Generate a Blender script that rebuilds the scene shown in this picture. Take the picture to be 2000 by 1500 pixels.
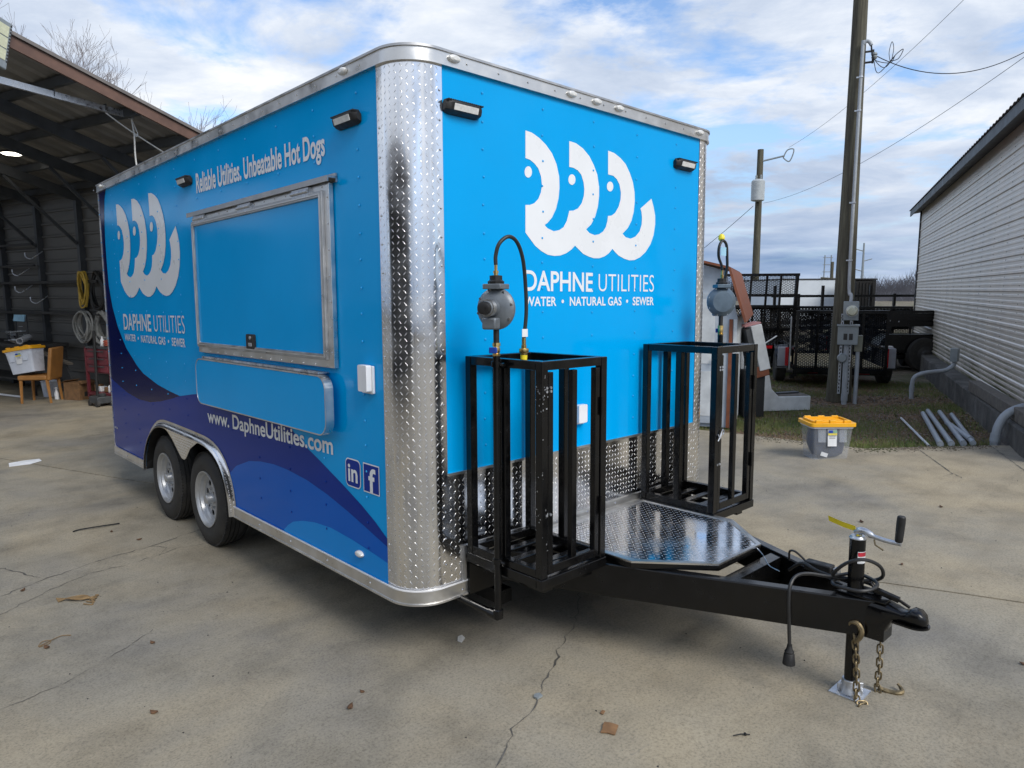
import bpy, bmesh, math, random
from math import sin, cos, pi, sqrt, radians
from mathutils import Vector, Matrix
from mathutils.geometry import tessellate_polygon

# ------------------------------------------------------------------ reset
for o in list(bpy.data.objects): bpy.data.objects.remove(o, do_unlink=True)
SC = bpy.context.scene
COL = SC.collection
RND = random.Random(7)

# ------------------------------------------------------------------ camera
cam_d = bpy.data.cameras.new('camera'); cam = bpy.data.objects.new('camera', cam_d); COL.objects.link(cam)
SC.camera = cam
cam_d.sensor_width = 36; cam_d.lens = 1374.0/2000*36
cam_d.clip_start = .05; cam_d.clip_end = 3000
_r = Vector((.7276, -.6859, -.0043)); _u = Vector((.0933, .0927, .9913)); _f = Vector((.6796, .7217, -.1314))
CAM = Vector((-1.7367, -2.4913, 1.7912))
cam.matrix_world = Matrix(((_r.x, _u.x, -_f.x, CAM.x), (_r.y, _u.y, -_f.y, CAM.y), (_r.z, _u.z, -_f.z, CAM.z), (0, 0, 0, 1)))
SC.render.resolution_x = 1024; SC.render.resolution_y = 768
SC.render.engine = 'CYCLES'

# ------------------------------------------------------------------ view / exposure
SC.view_settings.view_transform = 'Standard'; SC.view_settings.look = 'None'
SC.view_settings.gamma = 1; SC.view_settings.use_curve_mapping = False
SC.view_settings.exposure = 0.3

# ------------------------------------------------------------------ sun and sky
SUN = Vector((-.05, -.72, .66)).normalized()
sd = bpy.data.lights.new('sun', 'SUN'); sd.energy = 2.2; sd.angle = radians(28); sd.color = (1, .955, .88)
so = bpy.data.objects.new('sun', sd); COL.objects.link(so)
so.rotation_euler = SUN.to_track_quat('Z', 'Y').to_euler(); so.location = (0, 0, 20)

W = bpy.data.worlds.new('World'); SC.world = W; W.use_nodes = True
nt = W.node_tree; nt.nodes.clear()
def wn_(t, **k):
    n = nt.nodes.new(t)
    for a, b in k.items(): setattr(n, a, b)
    return n
def lk(a, b): nt.links.new(a, b)
out = wn_('ShaderNodeOutputWorld'); bg = wn_('ShaderNodeBackground'); lk(bg.outputs[0], out.inputs[0])
sky = wn_('ShaderNodeTexSky', sky_type='NISHITA', sun_disc=False)
sky.sun_elevation = math.asin(SUN.z); sky.sun_rotation = math.atan2(SUN.x, SUN.y)
sky.air_density = 1.0; sky.dust_density = .6; sky.ozone_density = 1.5
tc = wn_('ShaderNodeTexCoord'); sep = wn_('ShaderNodeSeparateXYZ'); lk(tc.outputs['Generated'], sep.inputs[0])
def wm(op, a, b=None, c=None):
    n = wn_('ShaderNodeMath', operation=op)
    for i, v in enumerate((a, b, c)):
        if v is None: continue
        if hasattr(v, 'node'): lk(v, n.inputs[i])
        else: n.inputs[i].default_value = v
    return n.outputs[0]
zc = wm('MAXIMUM', sep.outputs['Z'], 0.0)
den = wm('ADD', zc, .10)
comb = wn_('ShaderNodeCombineXYZ')
lk(wm('DIVIDE', sep.outputs['X'], den), comb.inputs[0]); lk(wm('DIVIDE', sep.outputs['Y'], den), comb.inputs[1])
def wnoise(scale, detail, rough, off, dist=0.0, stretch=(1, 1, 1)):
    mp = wn_('ShaderNodeMapping'); mp.inputs['Location'].default_value = off; mp.inputs['Scale'].default_value = stretch
    mp.inputs['Rotation'].default_value = (0, 0, .72)
    lk(comb.outputs[0], mp.inputs[0])
    n = wn_('ShaderNodeTexNoise'); n.inputs['Scale'].default_value = scale; n.inputs['Detail'].default_value = detail
    n.inputs['Roughness'].default_value = rough; n.inputs['Distortion'].default_value = dist
    lk(mp.outputs[0], n.inputs['Vector']); return n.outputs['Fac']
def wramp(fac, stops):
    n = wn_('ShaderNodeValToRGB'); lk(fac, n.inputs[0]); e = n.color_ramp.elements
    while len(e) < len(stops): e.new(.5)
    for i, (p_, c) in enumerate(stops): e[i].position = p_; e[i].color = (*c, 1)
    return n.outputs[0]
n1 = wnoise(1.65, 10, .60, (3.5, 2.1, 0), .25)
n2 = wnoise(.33, 3, .5, (4.3, 18.5, 0), .1)
cover = wramp(wm('ADD', wm('MULTIPLY', n1, .55), wm('MULTIPLY', n2, .45)), [(.418, (0, 0, 0)), (.49, (1, 1, 1))])
n3 = wnoise(1.3, 10, .62, (5.2, 1.4, 0), .3)
ccol = wramp(n3, [(.30, (.40, .48, .62)), (.45, (.53, .60, .72)), (.56, (.68, .73, .81)), (.68, (.86, .87, .88))])
skym = wn_('ShaderNodeMix', data_type='RGBA', blend_type='MULTIPLY'); skym.inputs[0].default_value = 1
lk(sky.outputs[0], skym.inputs[6]); skym.inputs[7].default_value = (.150, .160, .175, 1)
mx = wn_('ShaderNodeMix', data_type='RGBA'); lk(cover, mx.inputs[0]); lk(skym.outputs[2], mx.inputs[6]); lk(ccol, mx.inputs[7])
n4 = wnoise(.45, 6, .55, (.6, 4.1, 0), .1)
deck = wramp(n4, [(.36, (.14, .24, .43)), (.50, (.26, .36, .54)), (.64, (.50, .58, .72))])
low = wramp(sep.outputs['Z'], [(.04, (1, 1, 1)), (.20, (0, 0, 0))])
mx2 = wn_('ShaderNodeMix', data_type='RGBA'); lk(wm('MULTIPLY', low, .88), mx2.inputs[0]); lk(mx.outputs[2], mx2.inputs[6]); lk(deck, mx2.inputs[7])
lk(mx2.outputs[2], bg.inputs[0]); bg.inputs[1].default_value = 1.0

# ------------------------------------------------------------------ mesh helpers
class MB:
    def __init__(s, M=None): s.v = []; s.f = []; s.M = M
    def add(s, vs, fs):
        b = len(s.v)
        s.v += [tuple(s.M @ Vector(v)) if s.M else tuple(v) for v in vs]
        s.f += [tuple(i + b for i in f) for f in fs]; return s
    def box(s, x0, x1, y0, y1, z0, z1):
        x0, x1 = min(x0, x1), max(x0, x1); y0, y1 = min(y0, y1), max(y0, y1); z0, z1 = min(z0, z1), max(z0, z1)
        return s.add([(x0, y0, z0), (x1, y0, z0), (x1, y1, z0), (x0, y1, z0), (x0, y0, z1), (x1, y0, z1), (x1, y1, z1), (x0, y1, z1)],
                     [(0, 3, 2, 1), (4, 5, 6, 7), (0, 1, 5, 4), (1, 2, 6, 5), (2, 3, 7, 6), (3, 0, 4, 7)])
    def obox(s, c, size, R):
        h = [Vector(q) for q in ((-1, -1, -1), (1, -1, -1), (1, 1, -1), (-1, 1, -1), (-1, -1, 1), (1, -1, 1), (1, 1, 1), (-1, 1, 1))]
        return s.add([Vector(c) + R @ Vector((q.x*size[0]/2, q.y*size[1]/2, q.z*size[2]/2)) for q in h],
                     [(0, 3, 2, 1), (4, 5, 6, 7), (0, 1, 5, 4), (1, 2, 6, 5), (2, 3, 7, 6), (3, 0, 4, 7)])
    def bar(s, a, b, w, h=None, up=(0, 0, 1)):
        a = Vector(a); b = Vector(b); d = (b - a); L = d.length; d.normalize(); up = Vector(up)
        if abs(d.dot(up)) > .95: up = Vector((0, 1, 0)) if abs(d.y) < .9 else Vector((1, 0, 0))
        x = d.cross(up).normalized(); y = x.cross(d)
        R = Matrix((x, d, y)).transposed()
        return s.obox((a + b)/2, (w, L, h or w), R)
    def tube(s, pts, r, n=8, closed=False, caps=True):
        P = [Vector(q) for q in pts]; m = len(P)
        rr = r if isinstance(r, (list, tuple)) else [r]*m
        vs = []; ref = None
        for i in range(m):
            if closed: t = P[(i+1) % m] - P[i-1]
            else: t = P[min(i+1, m-1)] - P[max(i-1, 0)]
            t.normalize()
            if ref is None:
                ref = Vector((0, 0, 1)) if abs(t.z) < .9 else Vector((1, 0, 0))
            x = ref - t*ref.dot(t)
            if x.length < 1e-6: x = t.orthogonal()
            x.normalize(); ref = x; y = t.cross(x)
            for k in range(n):
                a = 2*pi*k/n; vs.append(P[i] + (x*cos(a) + y*sin(a))*rr[i])
        fs = []
        for i in range(m if closed else m-1):
            j = (i+1) % m
            for k in range(n):
                l = (k+1) % n; fs.append((i*n+k, i*n+l, j*n+l, j*n+k))
        if caps and not closed:
            fs.append(tuple(range(n-1, -1, -1))); fs.append(tuple((m-1)*n+k for k in range(n)))
        return s.add(vs, fs)
    def cyl(s, a, b, r0, r1=None, n=14): return s.tube([a, b], [r0, r0 if r1 is None else r1], n)
    def lathe(s, prof, o, ax, n=24, closed=False):
        """prof: (along axis, radius)"""
        o = Vector(o); ax = Vector(ax).normalized(); x = ax.orthogonal().normalized(); y = ax.cross(x)
        vs = []
        for (h, r) in prof:
            for k in range(n):
                a = 2*pi*k/n; vs.append(o + ax*h + (x*cos(a) + y*sin(a))*r)
        m = len(prof); fs = []
        for i in range(m if closed else m-1):
            j = (i+1) % m
            for k in range(n):
                l = (k+1) % n; fs.append((i*n+k, i*n+l, j*n+l, j*n+k))
        if not closed:
            fs.append(tuple(range(n-1, -1, -1))); fs.append(tuple((m-1)*n+k for k in range(n)))
        return s.add(vs, fs)
    def poly(s, loops, mp, thick=None):
        """flat polygon (first loop outer, others holes) mapped by mp(u,v,depth); thick extrudes to depth 'thick'"""
        allp = [p for l in loops for p in l]
        tri = tessellate_polygon([[Vector((a, b, 0)) for a, b in l] for l in loops])
        s.add([mp(a, b, 0) for a, b in allp], [tuple(t) for t in tri])
        if thick:
            s.add([mp(a, b, thick) for a, b in allp], [tuple(t) for t in tri])
            for l in loops:
                m = len(l)
                s.add([mp(a, b, 0) for a, b in l] + [mp(a, b, thick) for a, b in l], [(i, (i+1) % m, m+(i+1) % m, m+i) for i in range(m)])
        return s
    def build(s, name, mat, parent=None, bevel=0, smooth=True, ang=35, fix=True):
        me = bpy.data.meshes.new(name); me.from_pydata(s.v, [], s.f)
        if fix:
            bm = bmesh.new(); bm.from_mesh(me); bmesh.ops.remove_doubles(bm, verts=bm.verts, dist=1e-5)
            bmesh.ops.recalc_face_normals(bm, faces=bm.faces); bm.to_mesh(me); bm.free()
        if smooth:
            me.shade_smooth(); me.set_sharp_from_angle(angle=radians(ang))
        me.materials.append(mat)
        o = bpy.data.objects.new(name, me); COL.objects.link(o)
        if parent: o.parent = parent
        if bevel:
            b = o.modifiers.new('bevel', 'BEVEL'); b.width = bevel; b.segments = 2; b.limit_method = 'ANGLE'; b.angle_limit = radians(40)
        return o
def tag(o, label=None, cat=None, group=None, kind=None):
    if label: o['label'] = label
    if cat: o['category'] = cat
    if group: o['group'] = group
    if kind: o['kind'] = kind
    return o
def thing(name, label, cat, loc=(0, 0, 0), rz=0, group=None):
    o = bpy.data.objects.new(name, None); COL.objects.link(o); o.empty_display_size = .2
    o.location = loc; o.rotation_euler = (0, 0, rz); return tag(o, label, cat, group)
def part(name, parent, loc=(0, 0, 0), rz=0):
    o = bpy.data.objects.new(name, None); COL.objects.link(o); o.parent = parent; o.location = loc; o.rotation_euler = (0, 0, rz); return o
def link_copy(o, parent, M=None):
    c = o.copy(); COL.objects.link(c); c.parent = parent
    if M is not None: c.matrix_local = M
    return c
def dup_tree(o, parent=None):
    c = o.copy(); COL.objects.link(c); c.parent = parent
    for ch in list(o.children): dup_tree(ch, c)
    return c
def H(x, y):
    t = min(1, max(0, (3.5-y)/5.5)); t = t*t*(3-2*t); return -.045+.145*t
def smoothpath(pts, n=8):
    """Catmull-Rom"""
    P = [Vector(p) for p in pts]; out = []
    for i in range(len(P)-1):
        p0 = P[max(i-1, 0)]; p1 = P[i]; p2 = P[i+1]; p3 = P[min(i+2, len(P)-1)]
        for k in range(n):
            t = k/n; out.append(.5*((2*p1)+(-p0+p2)*t+(2*p0-5*p1+4*p2-p3)*t*t+(-p0+3*p1-3*p2+p3)*t**3))
    out.append(P[-1]); return out
def rrect(x0, x1, z0, z1, r, n=6):
    pts = []
    for cx, cz, a0 in ((x1-r, z1-r, 0), (x0+r, z1-r, 90), (x0+r, z0+r, 180), (x1-r, z0+r, 270)):
        for k in range(n+1):
            a = radians(a0+90*k/n); pts.append((cx+r*cos(a), cz+r*sin(a)))
    return pts
side = lambda off: (lambda y, z, d: (off+d, y, z))      # trailer left side, faces -x
front = lambda off: (lambda x, z, d: (x, off+d, z))     # trailer front, faces -y

# ------------------------------------------------------------------ materials
def mat(name, col, rough=.5, metal=0, var=.12, vscale=6, bump=0, bscale=60, coat=0, rvar=.1, spec=.5, trans=0, emit=None, alpha=None, detail=4, col2=None):
    m = bpy.data.materials.new(name); m.use_nodes = True; t = m.node_tree; b = t.nodes['Principled BSDF']
    b.inputs['Metallic'].default_value = metal; b.inputs['Roughness'].default_value = rough
    b.inputs['Specular IOR Level'].default_value = spec
    if coat: b.inputs['Coat Weight'].default_value = coat; b.inputs['Coat Roughness'].default_value = .06
    if trans: b.inputs['Transmission Weight'].default_value = trans
    if emit: b.inputs['Emission Color'].default_value = (*emit[0], 1); b.inputs['Emission Strength'].default_value = emit[1]
    tcn = t.nodes.new('ShaderNodeTexCoord')
    n = t.nodes.new('ShaderNodeTexNoise'); n.inputs['Scale'].default_value = vscale; n.inputs['Detail'].default_value = detail; n.inputs['Roughness'].default_value = .6
    t.links.new(tcn.outputs['Object'], n.inputs['Vector'])
    r = t.nodes.new('ShaderNodeValToRGB'); t.links.new(n.outputs['Fac'], r.inputs[0])
    c2 = col2 or tuple(min(1, c*(1+var)) for c in col); c1 = tuple(c*(1-var) for c in col) if not col2 else col
    r.color_ramp.elements[0].position = .34; r.color_ramp.elements[0].color = (*c1, 1)
    r.color_ramp.elements[1].position = .66; r.color_ramp.elements[1].color = (*c2, 1)
    t.links.new(r.outputs[0], b.inputs['Base Color'])
    if rvar:
        mr = t.nodes.new('ShaderNodeMapRange'); t.links.new(n.outputs['Fac'], mr.inputs[0])
        mr.inputs[1].default_value = .3; mr.inputs[2].default_value = .7
        mr.inputs[3].default_value = max(.02, rough*(1-rvar*2)); mr.inputs[4].default_value = min(1, rough*(1+rvar*2)); t.links.new(mr.outputs[0], b.inputs['Roughness'])
    if bump:
        n2_ = t.nodes.new('ShaderNodeTexNoise'); n2_.inputs['Scale'].default_value = bscale; n2_.inputs['Detail'].default_value = 3
        t.links.new(tcn.outputs['Object'], n2_.inputs['Vector'])
        bp = t.nodes.new('ShaderNodeBump'); bp.inputs['Strength'].default_value = bump; bp.inputs['Distance'].default_value = .01
        t.links.new(n2_.outputs['Fac'], bp.inputs['Height']); t.links.new(bp.outputs[0], b.inputs['Normal'])
    return m
def vinyl(name, col): return mat(name, col, .13, 0, .03, 1.5, bump=.014, bscale=2.6, coat=0, rvar=.2, spec=.13)
M = {}
M['cyan'] = vinyl('cyan_vinyl', (.0, .345, .77))
M['navy'] = vinyl('navy_vinyl', (.001, .005, .070))
M['royal'] = vinyl('royal_vinyl', (.002, .030, .25))
M['mid'] = vinyl('mid_blue_vinyl', (.002, .11, .50))
M['pale'] = vinyl('pale_blue_vinyl', (.006, .25, .68))
M['icon'] = vinyl('icon_blue_vinyl', (.006, .032, .27))
M['print'] = mat('white_print', (.78, .80, .82), .3, 0, .03, 3, coat=.2)
M['rivet'] = mat('painted_rivet', (.02, .38, .80), .25, 0, .05, 40, coat=.3)
M['steelrivet'] = mat('steel_rivet', (.75, .75, .75), .25, 1, .1, 40)
M['diamond'] = mat('polished_tread_plate', (.82, .82, .83), .17, 1, .06, 5, bump=.05, bscale=7, rvar=.3)
M['lug'] = mat('tread_lug_metal', (.80, .80, .81), .34, 1, .06, 9)
M['alu'] = mat('brushed_aluminium', (.70, .69, .67), .36, 1, .08, 7, bump=.02, bscale=40, rvar=.18)
M['aludark'] = mat('mill_aluminium', (.50, .50, .50), .42, 1, .14, 9, rvar=.2)
M['black'] = mat('black_enamel', (.0032, .0032, .0035), .20, 0, .3, 12, bump=.02, bscale=30, rvar=.25, spec=.42)
M['blackmat'] = mat('black_plastic', (.012, .012, .012), .55, 0, .25, 30, rvar=.2)
M['rubber'] = mat('tyre_rubber', (.016, .016, .016), .75, 0, .35, 18, bump=.15, bscale=120, col2=(.045, .042, .037))
M['rim'] = mat('silver_wheel_paint', (.46, .47, .48), .35, .55, .08, 12)
M['white'] = mat('white_plastic', (.74, .75, .77), .35, 0, .04, 8)
M['lens'] = mat('clear_lamp_lens', (.70, .70, .68), .18, 0, .1, 60, bump=.2, bscale=140, coat=.5)
M['galv'] = mat('galvanised_steel', (.55, .57, .60), .38, .85, .2, 25, rvar=.25)
M['regbody'] = mat('grey_cast_housing', (.16, .18, .20), .42, .35, .12, 20)
M['regblue'] = mat('blue_grey_cast_housing', (.10, .14, .18), .42, .35, .12, 20)
M['brass'] = mat('brass', (.62, .44, .17), .3, 1, .15, 30)
M['bluehandle'] = mat('blue_valve_handle', (.01, .06, .38), .4, 0, .1, 20)
M['yellow'] = mat('yellow_plastic', (.85, .42, .012), .38, 0, .06, 9)
M['tagyellow'] = mat('yellow_tag', (.86, .70, .03), .45, 0, .08, 40)
M['redlens'] = mat('red_lens', (.45, .008, .012), .25, 0, .15, 20)
M['chain'] = mat('brassy_chain', (.21, .165, .095), .5, .75, .35, 60, rvar=.3)
M['rope'] = mat('white_rope', (.62, .62, .60), .8, 0, .1, 30)
M['cardboard'] = mat('cardboard', (.22, .12, .055), .85, 0, .25, 14)
M['chairwood'] = mat('tan_leather', (.36, .165, .045), .5, 0, .15, 8)
M['wood'] = mat('weathered_timber', (.14, .125, .105), .85, 0, .35, 14, bump=.4, bscale=40)
M['pinewood'] = mat('new_pine_boards', (.62, .50, .28), .7, 0, .15, 12)
M['dirtwhite'] = mat('chalky_white_paint', (.60, .62, .62), .6, 0, .14, 5)
M['rust'] = mat('rusty_roof_metal', (.16, .052, .024), .7, .1, .35, 7, col2=(.28, .095, .045), rvar=.15)
M['shedwall'] = mat('shed_wall_paint', (.42, .46, .50), .6, 0, .15, 4)
M['cartred'] = mat('faded_red_steel', (.16, .025, .035), .45, .1, .25, 8)
M['darkroof'] = mat('dark_roof_steel', (.20, .18, .165), .55, .3, .2, 3)
M['roofunder'] = mat('roof_sheet_underside', (.22, .215, .205), .55, .3, .2, 3)
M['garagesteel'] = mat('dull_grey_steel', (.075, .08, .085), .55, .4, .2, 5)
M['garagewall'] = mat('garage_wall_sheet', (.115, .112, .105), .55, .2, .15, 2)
M['brown'] = mat('brown_fascia', (.15, .085, .062), .5, .2, .15, 6)
M['grime'] = mat('dark_clutter', (.035, .034, .033), .7, 0, .5, 10)
M['greyplastic'] = mat('grey_conduit', (.34, .37, .40), .5, 0, .1, 8)
M['boxgrey'] = mat('grey_meter_box', (.27, .30, .31), .45, .2, .1, 8)
M['glass'] = mat('meter_glass', (.55, .55, .42), .12, 0, .1, 40, coat=.6)
M['wire'] = mat('black_wire', (.02, .02, .022), .6)
M['yhose'] = mat('yellow_hose', (.55, .36, .05), .5, 0, .15, 12)
M['ghose'] = mat('grey_hose', (.30, .30, .28), .55, 0, .2, 12)
M['bhose'] = mat('black_hose', (.018, .018, .018), .45)
M['redhose'] = mat('red_hose', (.45, .10, .06), .5)
M['paper'] = mat('white_paper', (.74, .75, .76), .7)
M['leafbrown'] = mat('dry_leaf', (.12, .062, .030), .8, 0, .5, 30)
M['bark'] = mat('bare_branch_bark', (.16, .13, .125), .85, 0, .25, 10)
M['treeline'] = mat('winter_trees', (.10, .10, .115), .95, 0, .45, .06)
M['poster'] = mat('pink_scrap', (.45, .22, .22), .6)

def nodemat(name):
    m = bpy.data.materials.new(name); m.use_nodes = True; t = m.node_tree
    def node(ty, **k):
        n = t.nodes.new(ty)
        for a, b in k.items(): setattr(n, a, b)
        return n
    def noise(vec, s, d=4, r=.6, dist=0):
        n = node('ShaderNodeTexNoise'); n.inputs['Scale'].default_value = s; n.inputs['Detail'].default_value = d; n.inputs['Roughness'].default_value = r; n.inputs['Distortion'].default_value = dist
        t.links.new(vec, n.inputs['Vector']); return n.outputs['Fac']
    def ramp(fac, stops):
        n = node('ShaderNodeValToRGB'); t.links.new(fac, n.inputs[0]); e = n.color_ramp.elements
        while len(e) < len(stops): e.new(.5)
        for i, (p_, c) in enumerate(stops): e[i].position = p_; e[i].color = (*(c if isinstance(c, tuple) else (c, c, c)), 1)
        return n.outputs[0]
    def mix(a, b, fac, mode='MIX'):
        n = node('ShaderNodeMix', data_type='RGBA', blend_type=mode)
        for i, v in ((0, fac), (6, a), (7, b)):
            if hasattr(v, 'node'): t.links.new(v, n.inputs[i])
            elif i == 0: n.inputs[0].default_value = v
            else: n.inputs[i].default_value = (*v, 1)
        return n.outputs[2]
    def bump(h, s, d=.01):
        n = node('ShaderNodeBump'); n.inputs['Strength'].default_value = s; n.inputs['Distance'].default_value = d; t.links.new(h, n.inputs['Height']); t.links.new(n.outputs[0], t.nodes['Principled BSDF'].inputs['Normal'])
    return m, t, t.nodes['Principled BSDF'], node, noise, ramp, mix, bump
# concrete
m, t, b, node, noise, ramp, mix, bump = nodemat('yard_concrete')
v = node('ShaderNodeTexCoord').outputs['Object']
base = ramp(noise(v, .55, 5, .6, .5), [(.32, (.212, .201, .180)), (.48, (.290, .262, .206)), (.66, (.362, .308, .216))])
base = mix(base, ramp(noise(v, 2.3, 6, .65), [(.3, .66), (.52, 1.0), (.75, 1.16)]), .85, 'MULTIPLY')
base = mix(base, ramp(noise(v, 95, 3, .7), [(.33, .60), (.48, .98), (.7, 1.2)]), .75, 'MULTIPLY')
stain = ramp(noise(v, 5.5, 6, .7, 1.0), [(.66, 0.0), (.76, 1.0)])
base = mix(base, (.15, .145, .14), mix((0, 0, 0), stain, .6))
base = mix(base, (.30, .19, .10), mix((0, 0, 0), ramp(noise(v, 1.3, 7, .7, .4), [(.62, 0.0), (.8, 1.0)]), .35))
pit = ramp(noise(v, 210, 2, .5), [(.26, .35), (.34, 1.0)])
base = mix(base, pit, .8, 'MULTIPLY')
oi = node('ShaderNodeObjectInfo'); base = mix(base, ramp(oi.outputs['Random'], [(0.0, (.92, .93, .94)), (1.0, (1.05, 1.03, 1.0))]), 1.0, 'MULTIPLY')
sc_m = node('ShaderNodeMapping'); sc_m.inputs['Scale'].default_value = (.35, 3.2, 1); sc_m.inputs['Rotation'].default_value = (0, 0, .55); t.links.new(v, sc_m.inputs[0])
base = mix(base, ramp(noise(sc_m.outputs[0], 1.3, 6, .65, .6), [(.34, .78), (.5, 1.0), (.70, 1.05)]), .38, 'MULTIPLY')
t.links.new(base, b.inputs['Base Color']); b.inputs['Roughness'].default_value = .82; b.inputs['Specular IOR Level'].default_value = .35
bump(noise(v, 130, 4, .7), .35, .006); M['concrete'] = m
# plinth concrete, dark and stained
m, t, b, node, noise, ramp, mix, bump = nodemat('old_plinth_concrete')
v = node('ShaderNodeTexCoord').outputs['Object']
base = ramp(noise(v, 3, 7, .7, .5), [(.3, (.045, .042, .038)), (.5, (.095, .09, .08)), (.7, (.17, .16, .145))])
base = mix(base, ramp(noise(v, 60, 3), [(.3, .7), (.7, 1.15)]), .7, 'MULTIPLY')
t.links.new(base, b.inputs['Base Color']); b.inputs['Roughness'].default_value = .9; bump(noise(v, 40, 5, .7), .6, .01); M['plinth'] = m
# dirt
m, t, b, node, noise, ramp, mix, bump = nodemat('yard_dirt')
v = node('ShaderNodeTexCoord').outputs['Object']
base = ramp(noise(v, .9, 7, .7), [(.3, (.10, .080, .056)), (.5, (.17, .138, .10)), (.7, (.27, .245, .20))])
base = mix(base, ramp(noise(v, 22, 5, .75), [(.35, (.35, .33, .30)), (.5, (1, 1, 1)), (.68, (1.7, 1.6, 1.5))]), .8, 'MULTIPLY')
base = mix(base, (.065, .085, .026), ramp(noise(v, .7, 6, .7, .6), [(.48, 0.0), (.60, .75)]))
t.links.new(base, b.inputs['Base Color']); b.inputs['Roughness'].default_value = .95; bump(noise(v, 18, 6, .75), .9, .03); M['dirt'] = m
# grass
M['grass'] = mat('short_winter_grass', (.075, .145, .026), .75, 0, .4, 2.2, col2=(.22, .23, .075))
# siding on the right hand building
m, t, b, node, noise, ramp, mix, bump = nodemat('beige_siding_sheet')
v = node('ShaderNodeTexCoord').outputs['Object']
mp = node('ShaderNodeMapping'); mp.inputs['Scale'].default_value = (.5, 1, 3.0); t.links.new(v, mp.inputs[0])
base = ramp(noise(mp.outputs[0], 2.2, 6, .65, .3), [(.25, (.60, .54, .46)), (.5, (.65, .59, .505)), (.75, (.69, .63, .55))])
sx = node('ShaderNodeSeparateXYZ'); t.links.new(v, sx.inputs[0])
hgt = node('ShaderNodeMapRange'); t.links.new(sx.outputs['Z'], hgt.inputs[0]); hgt.inputs[1].default_value = 1.25; hgt.inputs[2].default_value = .45
ma = node('ShaderNodeMath', operation='MULTIPLY'); t.links.new(hgt.outputs[0], ma.inputs[0]); t.links.new(ramp(noise(v, 1.1, 6, .7, .5), [(.30, 0.0), (.58, 1.0)]), ma.inputs[1])
base = mix(base, (.125, .125, .045), ma.outputs[0])
streak = node('ShaderNodeMapping'); streak.inputs['Scale'].default_value = (5, 5, .35); t.links.new(v, streak.inputs[0])
base = mix(base, ramp(noise(streak.outputs[0], 2.0, 5, .7), [(.35, .85), (.6, 1.03)]), .22, 'MULTIPLY')
t.links.new(base, b.inputs['Base Color']); b.inputs['Roughness'].default_value = .42; b.inputs['Metallic'].default_value = .15; M['siding'] = m
M['sidingrib'] = mat('pale_siding_rib', (.69, .63, .55), .4, .15, .12, 3)
# treated pole
m, t, b, node, noise, ramp, mix, bump = nodemat('treated_pole_wood')
v = node('ShaderNodeTexCoord').outputs['Object']
mp = node('ShaderNodeMapping'); mp.inputs['Scale'].default_value = (14, 14, .8); t.links.new(v, mp.inputs[0])
base = ramp(noise(mp.outputs[0], 1.6, 6, .7), [(.3, (.035, .032, .024)), (.5, (.085, .078, .055)), (.72, (.15, .145, .10))])
t.links.new(base, b.inputs['Base Color']); b.inputs['Roughness'].default_value = .9; bump(noise(mp.outputs[0], 3, 5, .7), .7, .01); M['pole'] = m
# clear tote plastic with dark things inside
M['tote'] = mat('cloudy_clear_plastic', (.62, .66, .72), .25, 0, .06, 6, trans=.0)
bt = M['tote'].node_tree.nodes['Principled BSDF']; bt.inputs['Alpha'].default_value = .20
M['totefrost'] = mat('frosted_plastic', (.62, .66, .74), .3, 0, .06, 6)
M['navycloth'] = mat('dark_blue_bag', (.02, .028, .06), .5, 0, .4, 9, bump=.6, bscale=14)
M['lampglow'] = mat('lit_lamp_glass', (1, .95, .85), .4, emit=((1, .93, .80), 9))
M['ledpanel'] = mat('flood_lamp_lens', (.62, .62, .42), .25, 0, .08, 30, coat=.4)
M['sedgebrown'] = mat('dry_frond', (.20, .13, .06), .85, 0, .3, 20)
M['crack'] = mat('crack_shadow_dirt', (.10, .094, .082), .95, 0, .4, 20)
M['blueice'] = mat('blue_tag', (.35, .62, .80), .4)
M['redtag'] = mat('red_print', (.55, .03, .05), .5)
M['greenprint'] = mat('green_print', (.25, .42, .28), .5)
M['label_yellow'] = mat('label_yellow', (.75, .62, .10), .5)
M['whitebox'] = mat('white_trailer_skin', (.68, .74, .80), .35, 0, .05, 2)
M['bluewheel'] = mat('grey_tub', (.30, .31, .34), .5)

# ------------------------------------------------------------------ large setting: ground
def in_poly(x, y, P):
    c = False; j = len(P)-1
    for i in range(len(P)):
        if (P[i][1] > y) != (P[j][1] > y) and x < (P[j][0]-P[i][0])*(y-P[i][1])/(P[j][1]-P[i][1])+P[i][0]: c = not c
        j = i
    return c
# ground sheet out to the horizon, fine near the yard
xs = [-900, -400, -150, -60, -30] + [-20+i*1.0 for i in range(56)] + [40, 60, 100, 200, 420, 900]
ys = [-900, -400, -150, -60, -30] + [-20+i*1.0 for i in range(52)] + [38, 60, 100, 200, 420, 900]
g = MB(); nx = len(xs)
for y in ys:
    for x in xs: g.v.append((x, y, H(x, y)-.035 + (.012*sin(x*2.1)*cos(y*1.7) if x > 6 else -.05)))
for j in range(len(ys)-1):
    for i in range(nx-1): g.f.append((j*nx+i, j*nx+i+1, (j+1)*nx+i+1, (j+1)*nx+i))
tag(g.build('ground', M['dirt'], ang=80, fix=False), kind='structure')

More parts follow.
